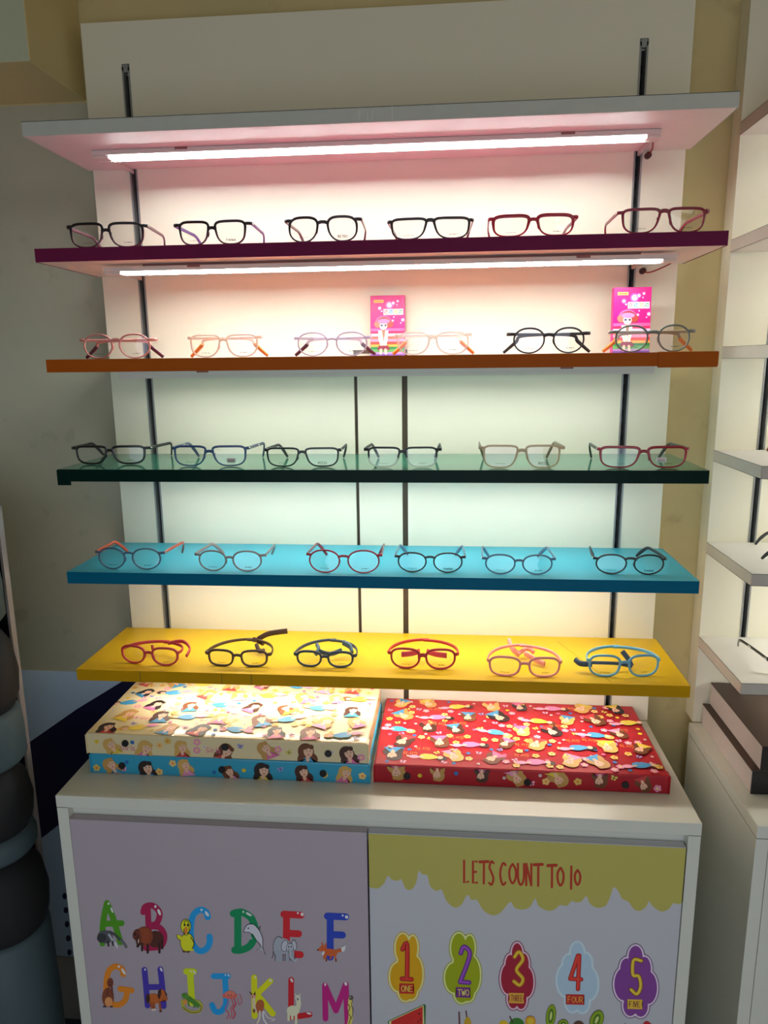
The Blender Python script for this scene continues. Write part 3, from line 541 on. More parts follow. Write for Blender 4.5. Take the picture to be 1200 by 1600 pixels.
a = cb(); p = frt(1000, 1385); a.ell(p[0], p[1], 7, 6, (176, 136, 20)); p = frt(1095, 1390); a.ell(p[0], p[1], 12, 11, (40, 90, 30)); a.stroke([frt(1065, 1370), frt(1046, 1330)], 2, (50, 26, 30)); p = frt(1195, 1370); a.ell(p[0], p[1], 8, 9, (176, 118, 24)); tag(a.build('printed_fruit', dr), 'printed citrus fruit')
a = cb()
for x, y, rx, ry, rt, x0 in ((188, 1325, 8, 18.5, 8, 820), (275, 1390, 8.5, 9.5, 30, 820), (518, 1352, 10.5, 16, 22, 820)):
    p = frt(x, y, x0)
    a.ell(p[0], p[1], rx, ry, (56, 44, 24), rt); a.ell(p[0], p[1], rx-.8, ry-.8, (98, 122, 22), rt); a.ell(p[0], p[1], rx*.5, ry*.62, (60, 92, 18), rt); a.ell(p[0], p[1], rx*.22, ry*.38, (150, 156, 96), rt)
    for k in range(10): t_ = 2*math.pi*k/10; a.ell(p[0]+rx*.42*math.cos(t_), p[1]+ry*.5*math.sin(t_), .45, .9, BK, n=8)
p = frt(388, 1400, 820); a.ell(p[0], p[1], 9, 9, (70, 44, 30)); p = frt(40, 1360, 820); a.ell(p[0], p[1], 8, 8, (170, 112, 22)); a.ell(p[0], p[1], 5.5, 5.5, (186, 140, 40)); tag(a.build('printed_fruit', dr), 'printed halved kiwis')
a = cb(); p = frt(880, 1392, 820); a.ell(p[0], p[1], 6, 6.5, (140, 22, 30)); p = frt(728, 1396, 820); a.stroke([frt(722, 1382, 820), frt(730, 1400, 820)], 1.5, BK); a.stroke([frt(830, 1396, 820), frt(905, 1390, 820)], 5, (130, 24, 30)); tag(a.build('printed_fruit', dr), 'printed red fruit')

# ------------------------------------------------------------------ gift-wrapped boxes
HC = [(70, 36, 24), (110, 60, 30), (40, 26, 26), (214, 170, 90), (196, 150, 80)]
SKIN = (236, 190, 160)
def girl(a, x, y, s, rot, rng, dress=None):
    hc = rng.choice(HC); c, q = math.cos(rot), math.sin(rot)
    def T(px, py): return (x+(px*c-py*q)*s, y+(px*q+py*c)*s)
    def EE(px, py, rx, ry, col, rt=0, n=16): p = T(px, py); a.ell(p[0], p[1], rx*s, ry*s, col, math.degrees(rot)+rt, n=n)
    dress = dress or rng.choice([(222, 110, 160), (60, 150, 200), (200, 60, 60), (225, 200, 60), (235, 150, 190)])
    EE(-.10, -.05, .50, .58, hc, 8); EE(.12, -.45, .52, .42, hc, -20); EE(-.42, -.50, .20, .42, hc, -12)
    a.poly([T(-.16, -.4), T(.16, -.4), T(.36, -.72), T(.62, -1.0), T(-.62, -1.0), T(-.36, -.72)], dress); EE(0, -.48, .12, .22, SKIN)
    EE(.04, .0, .29, .40, SKIN); EE(-.12, .30, .30, .17, hc, 28); EE(.22, .30, .16, .16, hc, -40)
    EE(-.06, .03, .05, .026, (50, 40, 60), 0, 8); EE(.16, .03, .05, .026, (50, 40, 60), 0, 8); EE(.05, -.22, .085, .03, (200, 60, 80), 0, 8); EE(.05, -.09, .02, .045, (214, 150, 120), 0, 8)
def flower(a, x, y, s, col, mid, rot=0):
    for k in range(5): t = rot+2*math.pi*k/5; a.ell(x+s*.55*math.cos(t), y+s*.55*math.sin(t), s*.42, s*.42, col, n=10)
    a.ell(x, y, s*.3, s*.3, mid, n=10)
def butterfly(a, x, y, s, col, rot=0):
    for sg in (-1, 1):
        for dx, dy, r_ in ((.45, .3, .42), (.35, -.35, .3)):
            px, py = sg*dx*s, dy*s; a.ell(x+px*math.cos(rot)-py*math.sin(rot), y+px*math.sin(rot)+py*math.cos(rot), r_*s, r_*s*.8, col, math.degrees(rot)+sg*30, n=10)
    a.ell(x, y, s*.1, s*.5, (60, 40, 60), math.degrees(rot), n=8)
def figure(a, x, y, s, rot, rng):
    """small lying figure in a wide skirt"""
    c, q = math.cos(rot), math.sin(rot)
    def T(px, py): return (x+(px*c-py*q)*s, y+(px*q+py*c)*s)
    hc = rng.choice(HC); d = rng.choice([(60, 160, 215), (232, 130, 180), (226, 200, 70), (70, 150, 200)])
    p = T(-1.0, .12); a.ell(p[0], p[1], .34*s, .26*s, hc, math.degrees(rot), n=14); p = T(-.9, .02); a.ell(p[0], p[1], .18*s, .18*s, SKIN, n=12)
    a.poly([T(-.75, .12), T(-.2, .34), T(.1, .2), T(.15, -.25), T(-.3, -.34), T(-.72, -.12)], d)
    p = T(.0, 0); a.ell(p[0], p[1], .42*s, .34*s, d, n=14); a.stroke([T(.2, .05), T(.7, .18), T(1.15, .05)], .16*s, SKIN, k=3); p = T(.75, .1); a.ell(p[0], p[1], .34*s, .2*s, (238, 160, 190), math.degrees(rot), n=12)
def pattern(a, x0, x1, y0, y1, base, rng, hgt, front, flip):
    """wrapping-paper pattern over a rectangle in metres"""
    nx = max(1, round((x1-x0)/(.072 if not front else .074))); ny = 1 if front else max(1, round((y1-y0)/.050))
    gx, gy = (x1-x0)/nx, (y1-y0)/ny; up = math.pi if flip else 0
    GI = {'red': (226, 130, 50), 'cream': (224, 110, 150), 'blue': (196, 90, 170)}[base]
    def inside(x, y, m): return x0+m < x < x1-m and y0+m < y < y1-m
    faces_ = []
    for j in range(ny):
        for i in range(nx):
            a.c = (j % 2)*34
            cx = x0+(i+.5+(0 if front else .35*(j % 2)-.17))*gx+rng.uniform(-.008, .008); cy = y0+(j+.5)*gy+rng.uniform(-.004, .004)
            k = (i+2*j+(1 if front else 0)) % 3; sz = .031; cx = min(max(cx, x0+.030), x1-.030)
            rr = rng.uniform(-.7, .7)
            if front: cy = y0+gy*.5; rr *= .9
            faces_.append((cx, cy))
            if k == 1 and not front: figure(a, cx, cy, sz*1.0, rr*.5+up, rng)
            else:
                gs = (sz*.96 if not front else gy*.74)*rng.uniform(.85, 1.1)
                cy2 = min(max(cy, y0+gs*.7), y1-gs*.4) if not flip else min(max(cy, y0+gs*.4), y1-gs*.7)
                if front: cy2 = y0+gy*rng.uniform(.34, .62)
                girl(a, cx, cy2, gs, rr+up, rng)
    # small filler motifs
    nfill = int((x1-x0)*(y1-y0)/(.00062)); placed = []
    for _ in range(nfill*3):
        x, y = rng.uniform(x0, x1), rng.uniform(y0, y1); m = .007
        if not inside(x, y, m) or any((x-p)**2+(y-q)**2 < .0145**2 for p, q in placed) or any(((x-p)/.025)**2+((y-q)/.021)**2 < 1 for p, q in faces_): continue
        placed.append((x, y))
    for n_, (x, y) in enumerate(placed):
        a.c = 0
        k = rng.choice('fffddbbrt')
        if k == 'f': flower(a, x, y, .0080, *rng.choice([((226, 190, 90), (222, 120, 60)), ((240, 200, 120), (232, 140, 70)), ((236, 150, 180), (240, 220, 120))]), rng.uniform(0, 1))
        elif k == 'd': a.ell(x, y, .0042, .0042, rng.choice([(30, 110, 180), (30, 110, 180), (230, 100, 140), (228, 196, 40)]), n=14)
        elif k == 'b': butterfly(a, x, y, .0075, rng.choice([(240, 170, 200), (220, 200, 90), (150, 150, 210)]), rng.uniform(-.6, .6))
        elif k == 'r': a.ell(x, y, .003, .003, (240, 235, 235), n=12); a.ell(x, y, .0014, .0014, (40, 30, 40), n=8)
        elif inside(x, y, .015):
            f = -1 if flip else 1; word(a, 'Girls', (x-.013*f, y+.005*f), (.0060*f, 0), (0, -.0076*f), .0013, GI, adv=1.2)
BASE = {'red': mat('paper_red', (.42, .012, .022, 1), .38, var=.05, scale=10, spec=.3), 'cream': mat('paper_cream', (.78, .66, .38, 1), .32, var=.03, scale=10, coat=.2), 'blue': mat('paper_blue', (.03, .36, .56, 1), .3, var=.05, scale=10, coat=.2)}
BTN = mat('button_black', (.010, .010, .012, 1), .3)
def wrapped_box(x0, x1, y0, y1, z0, z1, base, lab, knobs, rot, flip, seed, top=True):
    cx, cy = (x0+x1)/2, (y0+y1)/2; W, D, H = x1-x0, y1-y0, z1-z0
    t = thing('gift_box', lab, 'box', (cx, cy, z0), rot); rng = random.Random(seed)
    b = B(); box(b, -W/2, W/2, -D/2, D/2, 0, H, bev=.003)
    for v in b.verts: v.co.z += (.0012*math.sin(v.co.x*40)) if v.co.z > H*.5 else 0
    link('box_body', b, BASE[base], t)
    # front print (x, z)
    a = Art(lambda x, z: (min(max(x, -W/2+.002), W/2-.002), -D/2, min(max(z, .0008), H-.001)), (0, -1, 0), None, lift=.0004); pattern(a, -W/2+.003, W/2-.003, .001, H-.0015, base, rng, H, True, flip); a.build('front_print', t)
    if top:
        a = Art(lambda x, y: (min(max(x, -W/2+.002), W/2-.002), min(max(y, -D/2+.002), D/2-.002), H), (0, 0, 1), None, lift=.0016); pattern(a, -W/2+.004, W/2-.004, -D/2+.004, D/2-.004, base, rng, H, False, flip); a.build('top_print', t)
    for sx_ in (-1, 1):
        a = Art(lambda y, z: (sx_*W/2, y, z), (sx_, 0, 0), None, lift=.0004); rg = random.Random(seed+3+sx_)
        for k in range(9): flower(a, -D/2+.02+k*(D-.04)/8, H*(.35+.3*(k % 2)), .007, (226, 190, 90), (222, 120, 60))
        a.build('side_print', t)
    for kx, kz in knobs:
        b = B(); cyl(b, (kx-cx, -D/2-.0028, kz-z0), 1, .0068, .0028, n=22, r2=.0068); link('button', b, BTN, t)
    # crimped paper folds at the ends
    for sx_ in (-1, 1):
        b = B(); box(b, sx_*W/2-.001, sx_*W/2+.0016, -D/2-.0012, -D/2+.02, .001, H-.002, bev=.0006); link('paper_fold', b, BASE[base], t)
    return t
def kn(y, *px): return [(at(u, v, 1, y).x, at(u, v, 1, y).z) for u, v in px]
wrapped_box(-.5635, -.0045, -.2925, -.030, ZC, .8125, 'blue', 'blue gift-wrapped box under the cream one on the left of the cabinet', kn(-.2925, (191, 1196), (347, 1202), (505, 1208)), 0, False, 11, top=False)
wrapped_box(-.5665, -.0065, -.2945, -.030, .8135, .8570, 'cream', 'cream gift-wrapped box with printed girls, lying on the blue box', kn(-.2945, (196, 1161), (352, 1167), (513, 1177)), 0, False, 23)
wrapped_box(.0035, .5570, -.2870, -.004, ZC, .8085, 'red', 'red gift-wrapped box with printed girls on the right of the cabinet', kn(-.287, (636, 1212), (824, 1222), (977, 1226)), 0, True, 37)

# ------------------------------------------------------------------ pink toy boxes leaning on the back panel
def toy_box(x0, yb, zb, lab, tilt, rz):
    W, D, H = .0705, .016, .121
    t = thing('toy_box', lab, 'box', (x0+W/2, yb, zb), rz, None); t.rotation_euler.x = tilt
    b = B(); box(b, -W/2, W/2, -D/2, D/2, 0, H, bev=.0008); link('carton', b, mat('carton_magenta', (.58, .004, .17, 1), .35), t)
    a = Art(lambda x, z: (x, -D/2, z), (0, -1, 0), None, lift=.0003)
    def rect(x0, x1, z0, z1, c): a.poly([(x0*W-W/2, z0*H), (x1*W-W/2, z0*H), (x1*W-W/2, z1*H), (x0*W-W/2, z1*H)], c)
    for z0, z1, c in ((0, .03, (120, 80, 150)), (.03, .06, (170, 130, 190)), (.06, .11, (90, 150, 80)), (.11, .15, (20, 120, 60)), (.15, .19, (236, 160, 60)), (.19, .235, (222, 60, 50)), (.235, .28, (240, 130, 160)), (.28, .325, (224, 100, 80)), (.325, .37, (200, 180, 210)), (.37, .41, (216, 20, 80)), (.41, .455, (245, 90, 150))): rect(.01, .99, z0, z1, c)
    rect(.10, .38, .88, .925, (236, 190, 90)); rect(.12, .36, .892, .912, (200, 120, 60))
    for k, c in enumerate(((240, 120, 130), (90, 150, 210), (250, 205, 110), (110, 160, 130))):
        x = .38+.145*k; rect(x, x+.135, .675, .775, (240, 225, 220)); rect(x+.02, x+.115, .69, .76, c)
        a.stroke([((x+.04)*W-W/2, .74*H), ((x+.09)*W-W/2, .72*H), ((x+.05)*W-W/2, .70*H)], .0012, (250, 245, 240))
    for x, z, r_ in ((.55, .84, .0055), (.66, .87, .003), (.27, .79, .003), (.33, .74, .0016), (.79, .90, .0022), (.77, .84, .0012), (.94, .59, .003), (.88, .54, .0014), (.65, .58, .002), (.68, .64, .0014)):
        a.ell(x*W-W/2, z*H, r_*1.5, r_*1.5, (248, 80, 165)); a.ell(x*W-W/2, z*H, r_, r_, (252, 190, 220)); a.ell(x*W-W/2, z*H, r_*.5, r_*.5, (255, 245, 250))
    X = lambda x: x*W-W/2
    a.ell(X(.38), .56*H, .0165, .0125, (240, 96, 150)); a.ell(X(.40), .545*H, .0150, .0115, (150, 50, 40)); a.ell(X(.20), .52*H, .006, .007, (210, 110, 90), 40); a.ell(X(.58), .52*H, .006, .007, (170, 60, 50), -40)
    a.ell(X(.38), .50*H, .0080, .0085, (240, 200, 175)); a.ell(X(.33), .505*H, .0028, .0022, (70, 80, 130)); a.ell(X(.44), .505*H, .0024, .0022, (90, 60, 80)); a.ell(X(.39), .572*H, .0125, .005, (245, 120, 170))
    a.poly([(X(.23), .42*H), (X(.52), .42*H), (X(.50), .27*H), (X(.46), .16*H), (X(.30), .16*H), (X(.24), .27*H)], (242, 232, 225)); a.poly([(X(.33), .43*H), (X(.44), .43*H), (X(.39), .22*H)], (150, 100, 70))
    a.stroke([(X(.28), .30*H), (X(.36), .18*H)], .0035, (238, 195, 165)); a.stroke([(X(.47), .30*H), (X(.40), .18*H)], .0035, (238, 195, 165))
    a.poly([(X(.24), .17*H), (X(.52), .17*H), (X(.58), .10*H), (X(.19), .10*H)], (130, 40, 60)); a.stroke([(X(.31), .10*H), (X(.30), .04*H)], .005, (238, 190, 160)); a.stroke([(X(.44), .10*H), (X(.45), .04*H)], .005, (238, 190, 160))
    a.build('front_print', t)
toy_box(-.0180, -.030, Z[2], 'pink toy box leaning on the panel near the middle of the orange shelf', R(-7), 0)
toy_box(.4500, -.095, Z[2], 'pink toy box near the right end of the orange shelf, behind grey glasses', R(-4), R(3))

# ------------------------------------------------------------------ eyeglasses
LENS = {'clear': lens_mat('lens_clear', (.985, .985, .98, 1)), 'pinkish': lens_mat('lens_pinkish', (.98, .94, .95, 1))}
PRT = mat('lens_ink', (.03, .03, .04, 1), .6); PRTW = mat('sticker_white', (.85, .82, .80, 1), .6); PRTR = mat('sticker_red', (.6, .05, .06, 1), .6)
HINGE = mat('hinge_metal', (.75, .73, .70, 1), .25, metal=1)
def outline(a_, b_, nt, nb, taper, flare, side, ns=0, n_=56):
    out = []
    for k in range(n_):
        t = 2*math.pi*k/n_; c, s = math.cos(t), math.sin(t); e = 2/(nt if s > 0 else nb)
        # blend exponents on the flanks so that the outline stays smooth
        x = math.copysign(abs(c)**e, c); z = math.copysign(abs(s)**e, s)
        tt = taper if x*side > 0 else ns; X = a_*x*(1+tt*z)/(1+tt*.25); Zz = b_*z
        if s > 0: Zz += flare*(x*side)*z*b_
        out.append((X, Zz))
    return out
def glasses(uL, uR, vt, vb, lw, gap, zs, y, st, label, group, rz=0):
    """one pair, resting on a shelf top at height zs; measured width and height, real depth"""
    tdef = dict(ns=.10, nt=3, nb=2.6, tp=.05, fl=0, rt=.0017, rb=.0011, dep=.0018, arch=.002, bz=.35, br=.0016, hz=.55, col=None, lens='clear', pose='open', tc=None, tipc=None, tl=.098, drop=.034, toe=.004, tipin=.010, txt=None, sticker=None, wrap=1.1, hh=.0026, strap=None, lay=0, logo=False, dip=0)
    tdef.update(st); s = tdef
    xl, xr = at(uL, (vt+vb)/2, 1, y).x, at(uR, (vt+vb)/2, 1, y).x
    W = xr-xl; uc = (uL+uR)/2; top = at(uc, vt, 1, y).z - zs; H = max(top, .028); ppm = (uR-uL)/W
    a_ = (lw+2.4)/2/ppm; g = (gap-4.6)/2/ppm; rt, rb = s['rt']*1.3, s['rb']*1.35; rm = (rt+rb)/2
    t = thing('eyeglasses', label, 'eyeglasses', ((xl+xr)/2, y, zs), rz, group)
    zc_ = H/2; b_ = H/2-rm; A = a_-rm; lcx = g+a_
    def wrapv(bm):
        for v in bm.verts: v.co.y += s['wrap']*v.co.x**2
    f = B(); lensout = []
    for side in (-1, 1):
        o = outline(A, b_, s['nt'], s['nb'], s['tp'], s['fl'], side, s['ns']); lensout.append(o)
        rr = [rb+(rt-rb)*max(0, min(1, .5+.9*p[1]/b_)) for p in o]
        sweep(f, [(side*lcx+p[0], 0, zc_+p[1]) for p in o], s['dep'], rr, (0, 1, 0), closed=True, n=10, p=3)
    zb = zc_+s['bz']*b_; s['br'] *= 1.35
    # inner edge of the rim at the bridge height
    o = lensout[1]; inner = min((p for p in o if p[0] < 0), key=lambda p: abs(p[1]-s['bz']*b_)); xi = lcx+inner[0]
    sweep(f, spline([(-xi-.0012, 0, zb-.0006), (-xi*.5, 0, zb+s['arch']*.8), (0, 0, zb+s['arch']), (xi*.5, 0, zb+s['arch']*.8), (xi+.0012, 0, zb-.0006)], 5), s['dep'], s['br'], (0, 1, 0), n=10, p=2.6)
    # nose pads
    for sd in (-1, 1):
        q = min((p for p in o if p[0] < 0), key=lambda p: abs(p[1]+.1*b_)); x_ = (lcx+q[0])
        sweep(f, spline([(sd*(x_-.0003), .001, zc_+.22*b_), (sd*(x_-.0012), .0035, zc_-.02*b_), (sd*(x_+.0008), .0045, zc_-.32*b_)], 4), .0022, .0010, (0, 1, 0), n=8, p=2)
    zh = zc_+s['hz']*b_
    oo = max((p for p in o if p[0] > 0), key=lambda p: -abs(p[1]-s['hz']*b_)+p[0]*.01)
    xo = lcx+oo[0]; xe = W/2-.0008
    for sd in (-1, 1):
        x0_ = min(xo-.001, xe-.002)
        sweep(f, [(sd*x0_, 0, zh), (sd*(x0_*.45+xe*.55), .0002, zh+.0002), (sd*(xe-.0006), .0016, zh+.0002), (sd*xe, .0050, zh)], [s['hh']*.8, s['hh'], s['hh'], s['hh']*.9], [s['dep'], s['dep']*1.05, .0017, .0015], (0, 0, 1), n=10, p=3)
    wrapv(f); link('front_frame', f, s['col'], t)
    hy = .0052+s['wrap']*xe*xe
    for side, o in zip((-1, 1), lensout):
        lb = B(); cf = [lb.verts.new((side*lcx, -.0007, zc_)), lb.verts.new((side*lcx, .0007, zc_))]
        rings = [[lb.verts.new((side*lcx+p[0]*.985, yy, zc_+p[1]*.985)) for p in o] for yy in (-.0007, .0007)]; N = len(o)
        for q in (0, 1):
            for k in range(N): lb.faces.new((cf[q], rings[q][k], rings[q][(k+1) % N]))
        for k in range(N): lb.faces.new((rings[0][k], rings[0][(k+1) % N], rings[1][(k+1) % N], rings[1][k]))
        wrapv(lb); le = link('lens', lb, LENS[s['lens']], t)
        pb = B(); rng = random.Random(hash_(label)+side)
        def put(txt, x, z, h_, wd_):
            ar = Art(lambda X, Z_: (X, -.0009+s['wrap']*X*X, Z_), (0, -1, 0), 1.0, lift=.0001, step=0)
            n_ = sum(.55 if c_ in '1Iil ' else 1 for c_ in txt); cw = wd_/n_/1.2
            word(ar, txt, (x-wd_/2, z+h_/2), (cw, 0), (0, -h_/1.4), h_*.17, (10, 10, 14), adv=1.2); o_ = ar.build('lens_print', le); return o_
        if side == 1 and s['txt']:
            pb.free(); put(s['txt'], lcx+.001, zc_-b_*.62, .0042, .0175)
        else:
            # faint size marks: tiny ticks, unreadable at this scale
            n_ = 9 if side < 0 else 7; x_ = side*lcx-.008+(.004 if side > 0 else 0)
            for k in range(n_):
                if k in (2, 6): x_ += .0012
                h_ = .0011 if side < 0 else .0018
                box(pb, x_, x_+.0010, -.00105+s['wrap']*x_*x_, -.00095+s['wrap']*x_*x_, zc_-b_*.66, zc_-b_*.66+h_*rng.uniform(.7, 1)); x_ += .00165
            link('lens_print', pb, PRT, le)
        if side == 1 and s['sticker']:
            pb = B(); cxs, czs = lcx+s['sticker'][0]*a_, zc_+s['sticker'][1]*b_; yy = s['wrap']*cxs*cxs
            box(pb, cxs-.0085, cxs+.0085, yy-.0014, yy-.0011, czs-.0042, czs+.0042, 0)
            for k in range(5): box(pb, cxs-.006+k*.0025, cxs-.0045+k*.0025, yy-.0016, yy-.0014, czs+.0004, czs+.0022, 1)
            for k in range(6): box(pb, cxs-.006+k*.0021, cxs-.0046+k*.0021, yy-.0016, yy-.0014, czs-.0028, czs-.0010, 2)
            link('lens_sticker', pb, [PRTW, PRTR, PRT], le)
    tcol = s['tc'] or s['col']; tip = s['tipc']
    for sd in (-1, 1):
        b = B(); x0_ = sd*(xe-.0004)
        if s['pose'] == 'open':
            L_ = s['tl']; dz_ = min(s['drop'], zh-.002)
            P = [(x0_, hy-.004, zh), (x0_-sd*s['toe']*.2, hy+L_*.3, zh-.0005), (x0_-sd*s['toe']*.6, hy+L_*.7, zh-.0012), (x0_-sd*s['toe'], hy+L_, zh-.003), (x0_-sd*(s['toe']+s['tipin']*.45), hy+L_+.017, zh-.003-(zh-.005)*.45), (x0_-sd*(s['toe']+s['tipin']), hy+L_+.028, .0022)]
            ra = [.0030, .0032, .0029, .0030, .0037, .0026]; rbb = [.0015, .0014, .0014, .0016, .0019, .0016]
        elif s['pose'] == 'folded':
            off = .004 if sd < 0 else .009; L_ = W*.80; x1 = x0_-sd*L_
            P = [(x0_, hy-.003, zh), (x0_-sd*.004, hy+off, zh-.0002), (x0_-sd*L_*.5, hy+off+.006, zh-.0006), (x1, hy+off+.012, zh-.003), (x1-sd*.010, hy+off+.014, zh*.62), (x1-sd*(.022+s['tipin']), hy+off+.016, .0026)]
            ra = [.0030, .0027, .0025, .0027, .0034, .0026]; rbb = [.0016, .0014, .0013, .0015, .0018, .0016]
        else:   # wrap-round child's temples that meet behind
            D_ = s['tl']; P = []; asym = s['toe']
            for k in range(7):
                th = math.pi/2*k/6; P.append((x0_*max(0, math.cos(th))**.95-sd*.006*math.sin(th)**6+asym*math.sin(th), hy-.003+(D_+(.002 if sd < 0 else -.002))*math.sin(th), zh+s['lay']*math.sin(th)))
            ra = [.0030, .0034, .0036, .0034, .0032, .0030, .0028]; rbb = [.0018]*7
        Pk = 5; PP = spline(P, Pk)
        def ip(v): 
            out = []
            for i in range(len(v)-1):
                for q in range(Pk): out.append(v[i]+(v[i+1]-v[i])*q/Pk)
            return out+[v[-1]]
        sweep(b, PP, ip(ra), ip(rbb), (0, 0, 1), n=10, p=2.6); te = link('temple', b, tcol, t)
        if s['pose'] != 'wrap':
            if tip:
                b = B(); m_ = int(len(PP)*.76); sweep(b, PP[m_:], [v*1.12 for v in ip(ra)[m_:]], [v*1.15 for v in ip(rbb)[m_:]], (0, 0, 1), n=10, p=2.6); link('temple_tip', b, tip, te)
            b = B(); sweep(b, PP[0:3], .0016, .0021, (0, 0, 1), n=8); link('hinge', b, HINGE, te)
            if s['logo']:
                b = B(); q = PP[9]; box(b, q[0]-.0018, q[0]+.0018, q[1]-.006, q[1]+.006, q[2]-.0015, q[2]+.0015, bev=.0003); link('logo_plate', b, HINGE, te)
    if s['strap']: s['strap'](t, W, hy, zh, s)
    return t
def hash_(s): return sum(ord(c)*(i+3) for i, c in enumerate(s))

Kb = lambda n_, c, r_=.28, **k: mat('frame_'+n_, c+(1,), r_, **k)
BLK = Kb('black', (.010, .009, .011), .22, coat=.4); MBLK = Kb('matte_black', (.014, .013, .015), .5); BRN = Kb('brown_purple', (.10, .03, .05), .25, coat=.3); PUR = Kb('purple', (.12, .05, .22), .25)
FADE1 = grad_mat('frame_black_to_plum', (.010, .008, .010, 1), (.10, .03, .05, 1), .010, .030, .22); FADE2 = grad_mat('frame_black_to_clear', (.012, .012, .013, 1), (.75, .74, .66, 1), .014, .021, .25, 1, .45)
CRIM = Kb('crimson', (.42, .008, .03), .22, coat=.4); DRED = Kb('dark_red', (.26, .012, .035), .25, alpha=.88, coat=.3); ROSE = Kb('rose', (.62, .26, .22), .3, alpha=.9)
PEACH = Kb('peach_crystal', (.90, .60, .46), .15, alpha=.50); LILC = Kb('lilac_crystal', (.66, .52, .66), .15, alpha=.55); CLR = Kb('clear_crystal', (.92, .78, .68), .12, alpha=.42)
GRN = Kb('grey_green', (.16, .18, .15), .4); NAVY = Kb('navy_clear', (.025, .075, .20), .2, alpha=.85, coat=.4); GOLD = Kb('champagne_crystal', (.66, .47, .28), .18, alpha=.66); REDB = Kb('red_black', (.34, .010, .022), .25, coat=.4)
SLATE = Kb('slate_blue', (.07, .12, .19), .3); GREIGE = Kb('greige_crystal', (.34, .22, .20), .2, alpha=.8); GBLUE = Kb('grey_blue', (.10, .17, .26), .25, alpha=.88); ORR = Kb('orange_red', (.50, .07, .03), .35)
TIPD = Kb('tip_plum', (.09, .012, .03), .3); TIPO = Kb('tip_orange', (.75, .26, .05), .3); TIPB = Kb('tip_brown', (.50, .16, .06), .3); OLV = Kb('dark_olive', (.03, .035, .03), .35)
KRED = Kb('rubber_red', (.50, .035, .05), .45); KRED2 = Kb('rubber_deep_red', (.46, .018, .022), .45); KBRN = Kb('rubber_brown', (.065, .030, .018), .45); KNAV = Kb('rubber_navy', (.030, .050, .085), .45); KPNK = Kb('rubber_pink', (.85, .30, .27), .45); KBLU = Kb('rubber_sky', (.16, .42, .60), .45)
def sy(i): return [0, -.222, -.218][i] if i < 3 else 0
rect = dict(nt=5.0, nb=2.8, tp=.07, ns=.19, hz=.78, hh=.0030, br=.0021); sq = dict(nt=4.2, nb=2.8, tp=.08, ns=.17, hz=.78, hh=.0030, br=.0021); rnd = dict(nt=2.2, nb=2.05, tp=0.03, ns=.07, bz=.45, rt=.0013, rb=.0010)
def place(row, uL, uR, vt, vb, lw, gap, st, lab, ybot=None, rz=0):
    zs = Z[row]
    if ybot is not None: y = ybot
    elif row <= 2: y = sy(row)
    else: y = at((uL+uR)/2, vb-1, 2, zs).y
    G = {1: 'eyeglasses on the purple shelf', 2: 'eyeglasses on the orange shelf', 3: 'eyeglasses on the green shelf', 4: 'eyeglasses on the blue shelf', 5: 'children\'s eyeglasses on the yellow shelf'}
    return glasses(uL, uR, vt, vb, lw, gap, zs, y, st, lab, G[row], rz)
X_ = lambda a, **k: dict(a, **k)
place(1, 104, 228, 347, 386, 50, 13, X_(sq, nb=2.6, tp=.05, col=FADE1, tc=BRN, rt=.0018), 'leftmost wide black plum-fading glasses at the left end of the purple shelf', rz=R(3))
place(1, 270, 393, 344, 384, 46, 13, X_(sq, tp=.10, fl=.03, rt=.0018, col=FADE1, tc=PUR, txt='freelook'), 'black square glasses with purple temples, second from the left on the purple shelf')
place(1, 444, 565, 337, 379, 46, 17, X_(sq, nt=2.9, nb=2.3, tp=.03, rt=.0018, bz=.5, br=.0022, col=BLK, tc=BRN, txt='RETRO'), 'black angular round-bottomed glasses, third from the left on the purple shelf')
place(1, 605, 740, 339, 376, 54, 16, X_(rect, nb=2.7, tp=.08, bz=.72, br=.0024, rt=.0018, col=BLK, tc=BRN), 'black flat-browed rectangular glasses, fourth from the left on the purple shelf')
place(1, 763, 904, 334, 372, 57, 15, X_(sq, tp=.06, bz=.5, rt=.0023, col=CRIM, tc=Kb('crimson_grey', (.20, .03, .05), .3)), 'bright crimson glasses, second from the right on the purple shelf')
place(1, 965, 1111, 324, 364, 57, 18, X_(rect, nb=2.7, tp=.08, bz=.72, br=.0024, rt=.0018, col=DRED, tc=DRED), 'translucent dark red glasses at the right end of the purple shelf', rz=R(2))
fo = dict(pose='folded', rt=.0013)
place(2, 122, 241, 521, 561, 46, 13, X_(rnd, **fo, col=ROSE, tipc=TIPD, bz=.5), 'folded rose pink round glasses at the left end of the orange shelf')
place(2, 292, 407, 522, 559, 46, 14, X_(sq, nb=2.4, tp=.07, **fo, col=PEACH, tipc=TIPO, bz=.5), 'folded peach crystal glasses, second from the left on the orange shelf')
place(2, 459, 579, 518, 558, 47, 16, X_(rnd, nt=2.4, **fo, col=LILC, tipc=TIPD, bz=.35), 'folded lilac crystal round glasses left of the middle pink toy box')
place(2, 617, 736, 518, 558, 50, 13, X_(sq, nb=2.4, tp=.08, nt=2.9, **fo, col=CLR, tipc=TIPO, bz=.45), 'folded clear crystal glasses overlapping the middle pink toy box')
place(2, 793, 923, 511, 554, 48, 16, X_(rnd, **fo, col=MBLK, bz=.38, br=.0022, hh=.0028), 'folded matte black round glasses right of centre on the orange shelf')
place(2, 953, 1088, 507, 551, 50, 18, X_(rnd, **fo, col=GRN, tipc=TIPO, tc=Kb('olive_tan', (.34, .26, .15), .35), bz=.42, br=.0022, hh=.0028), 'folded grey-green round glasses in front of the right pink toy box')
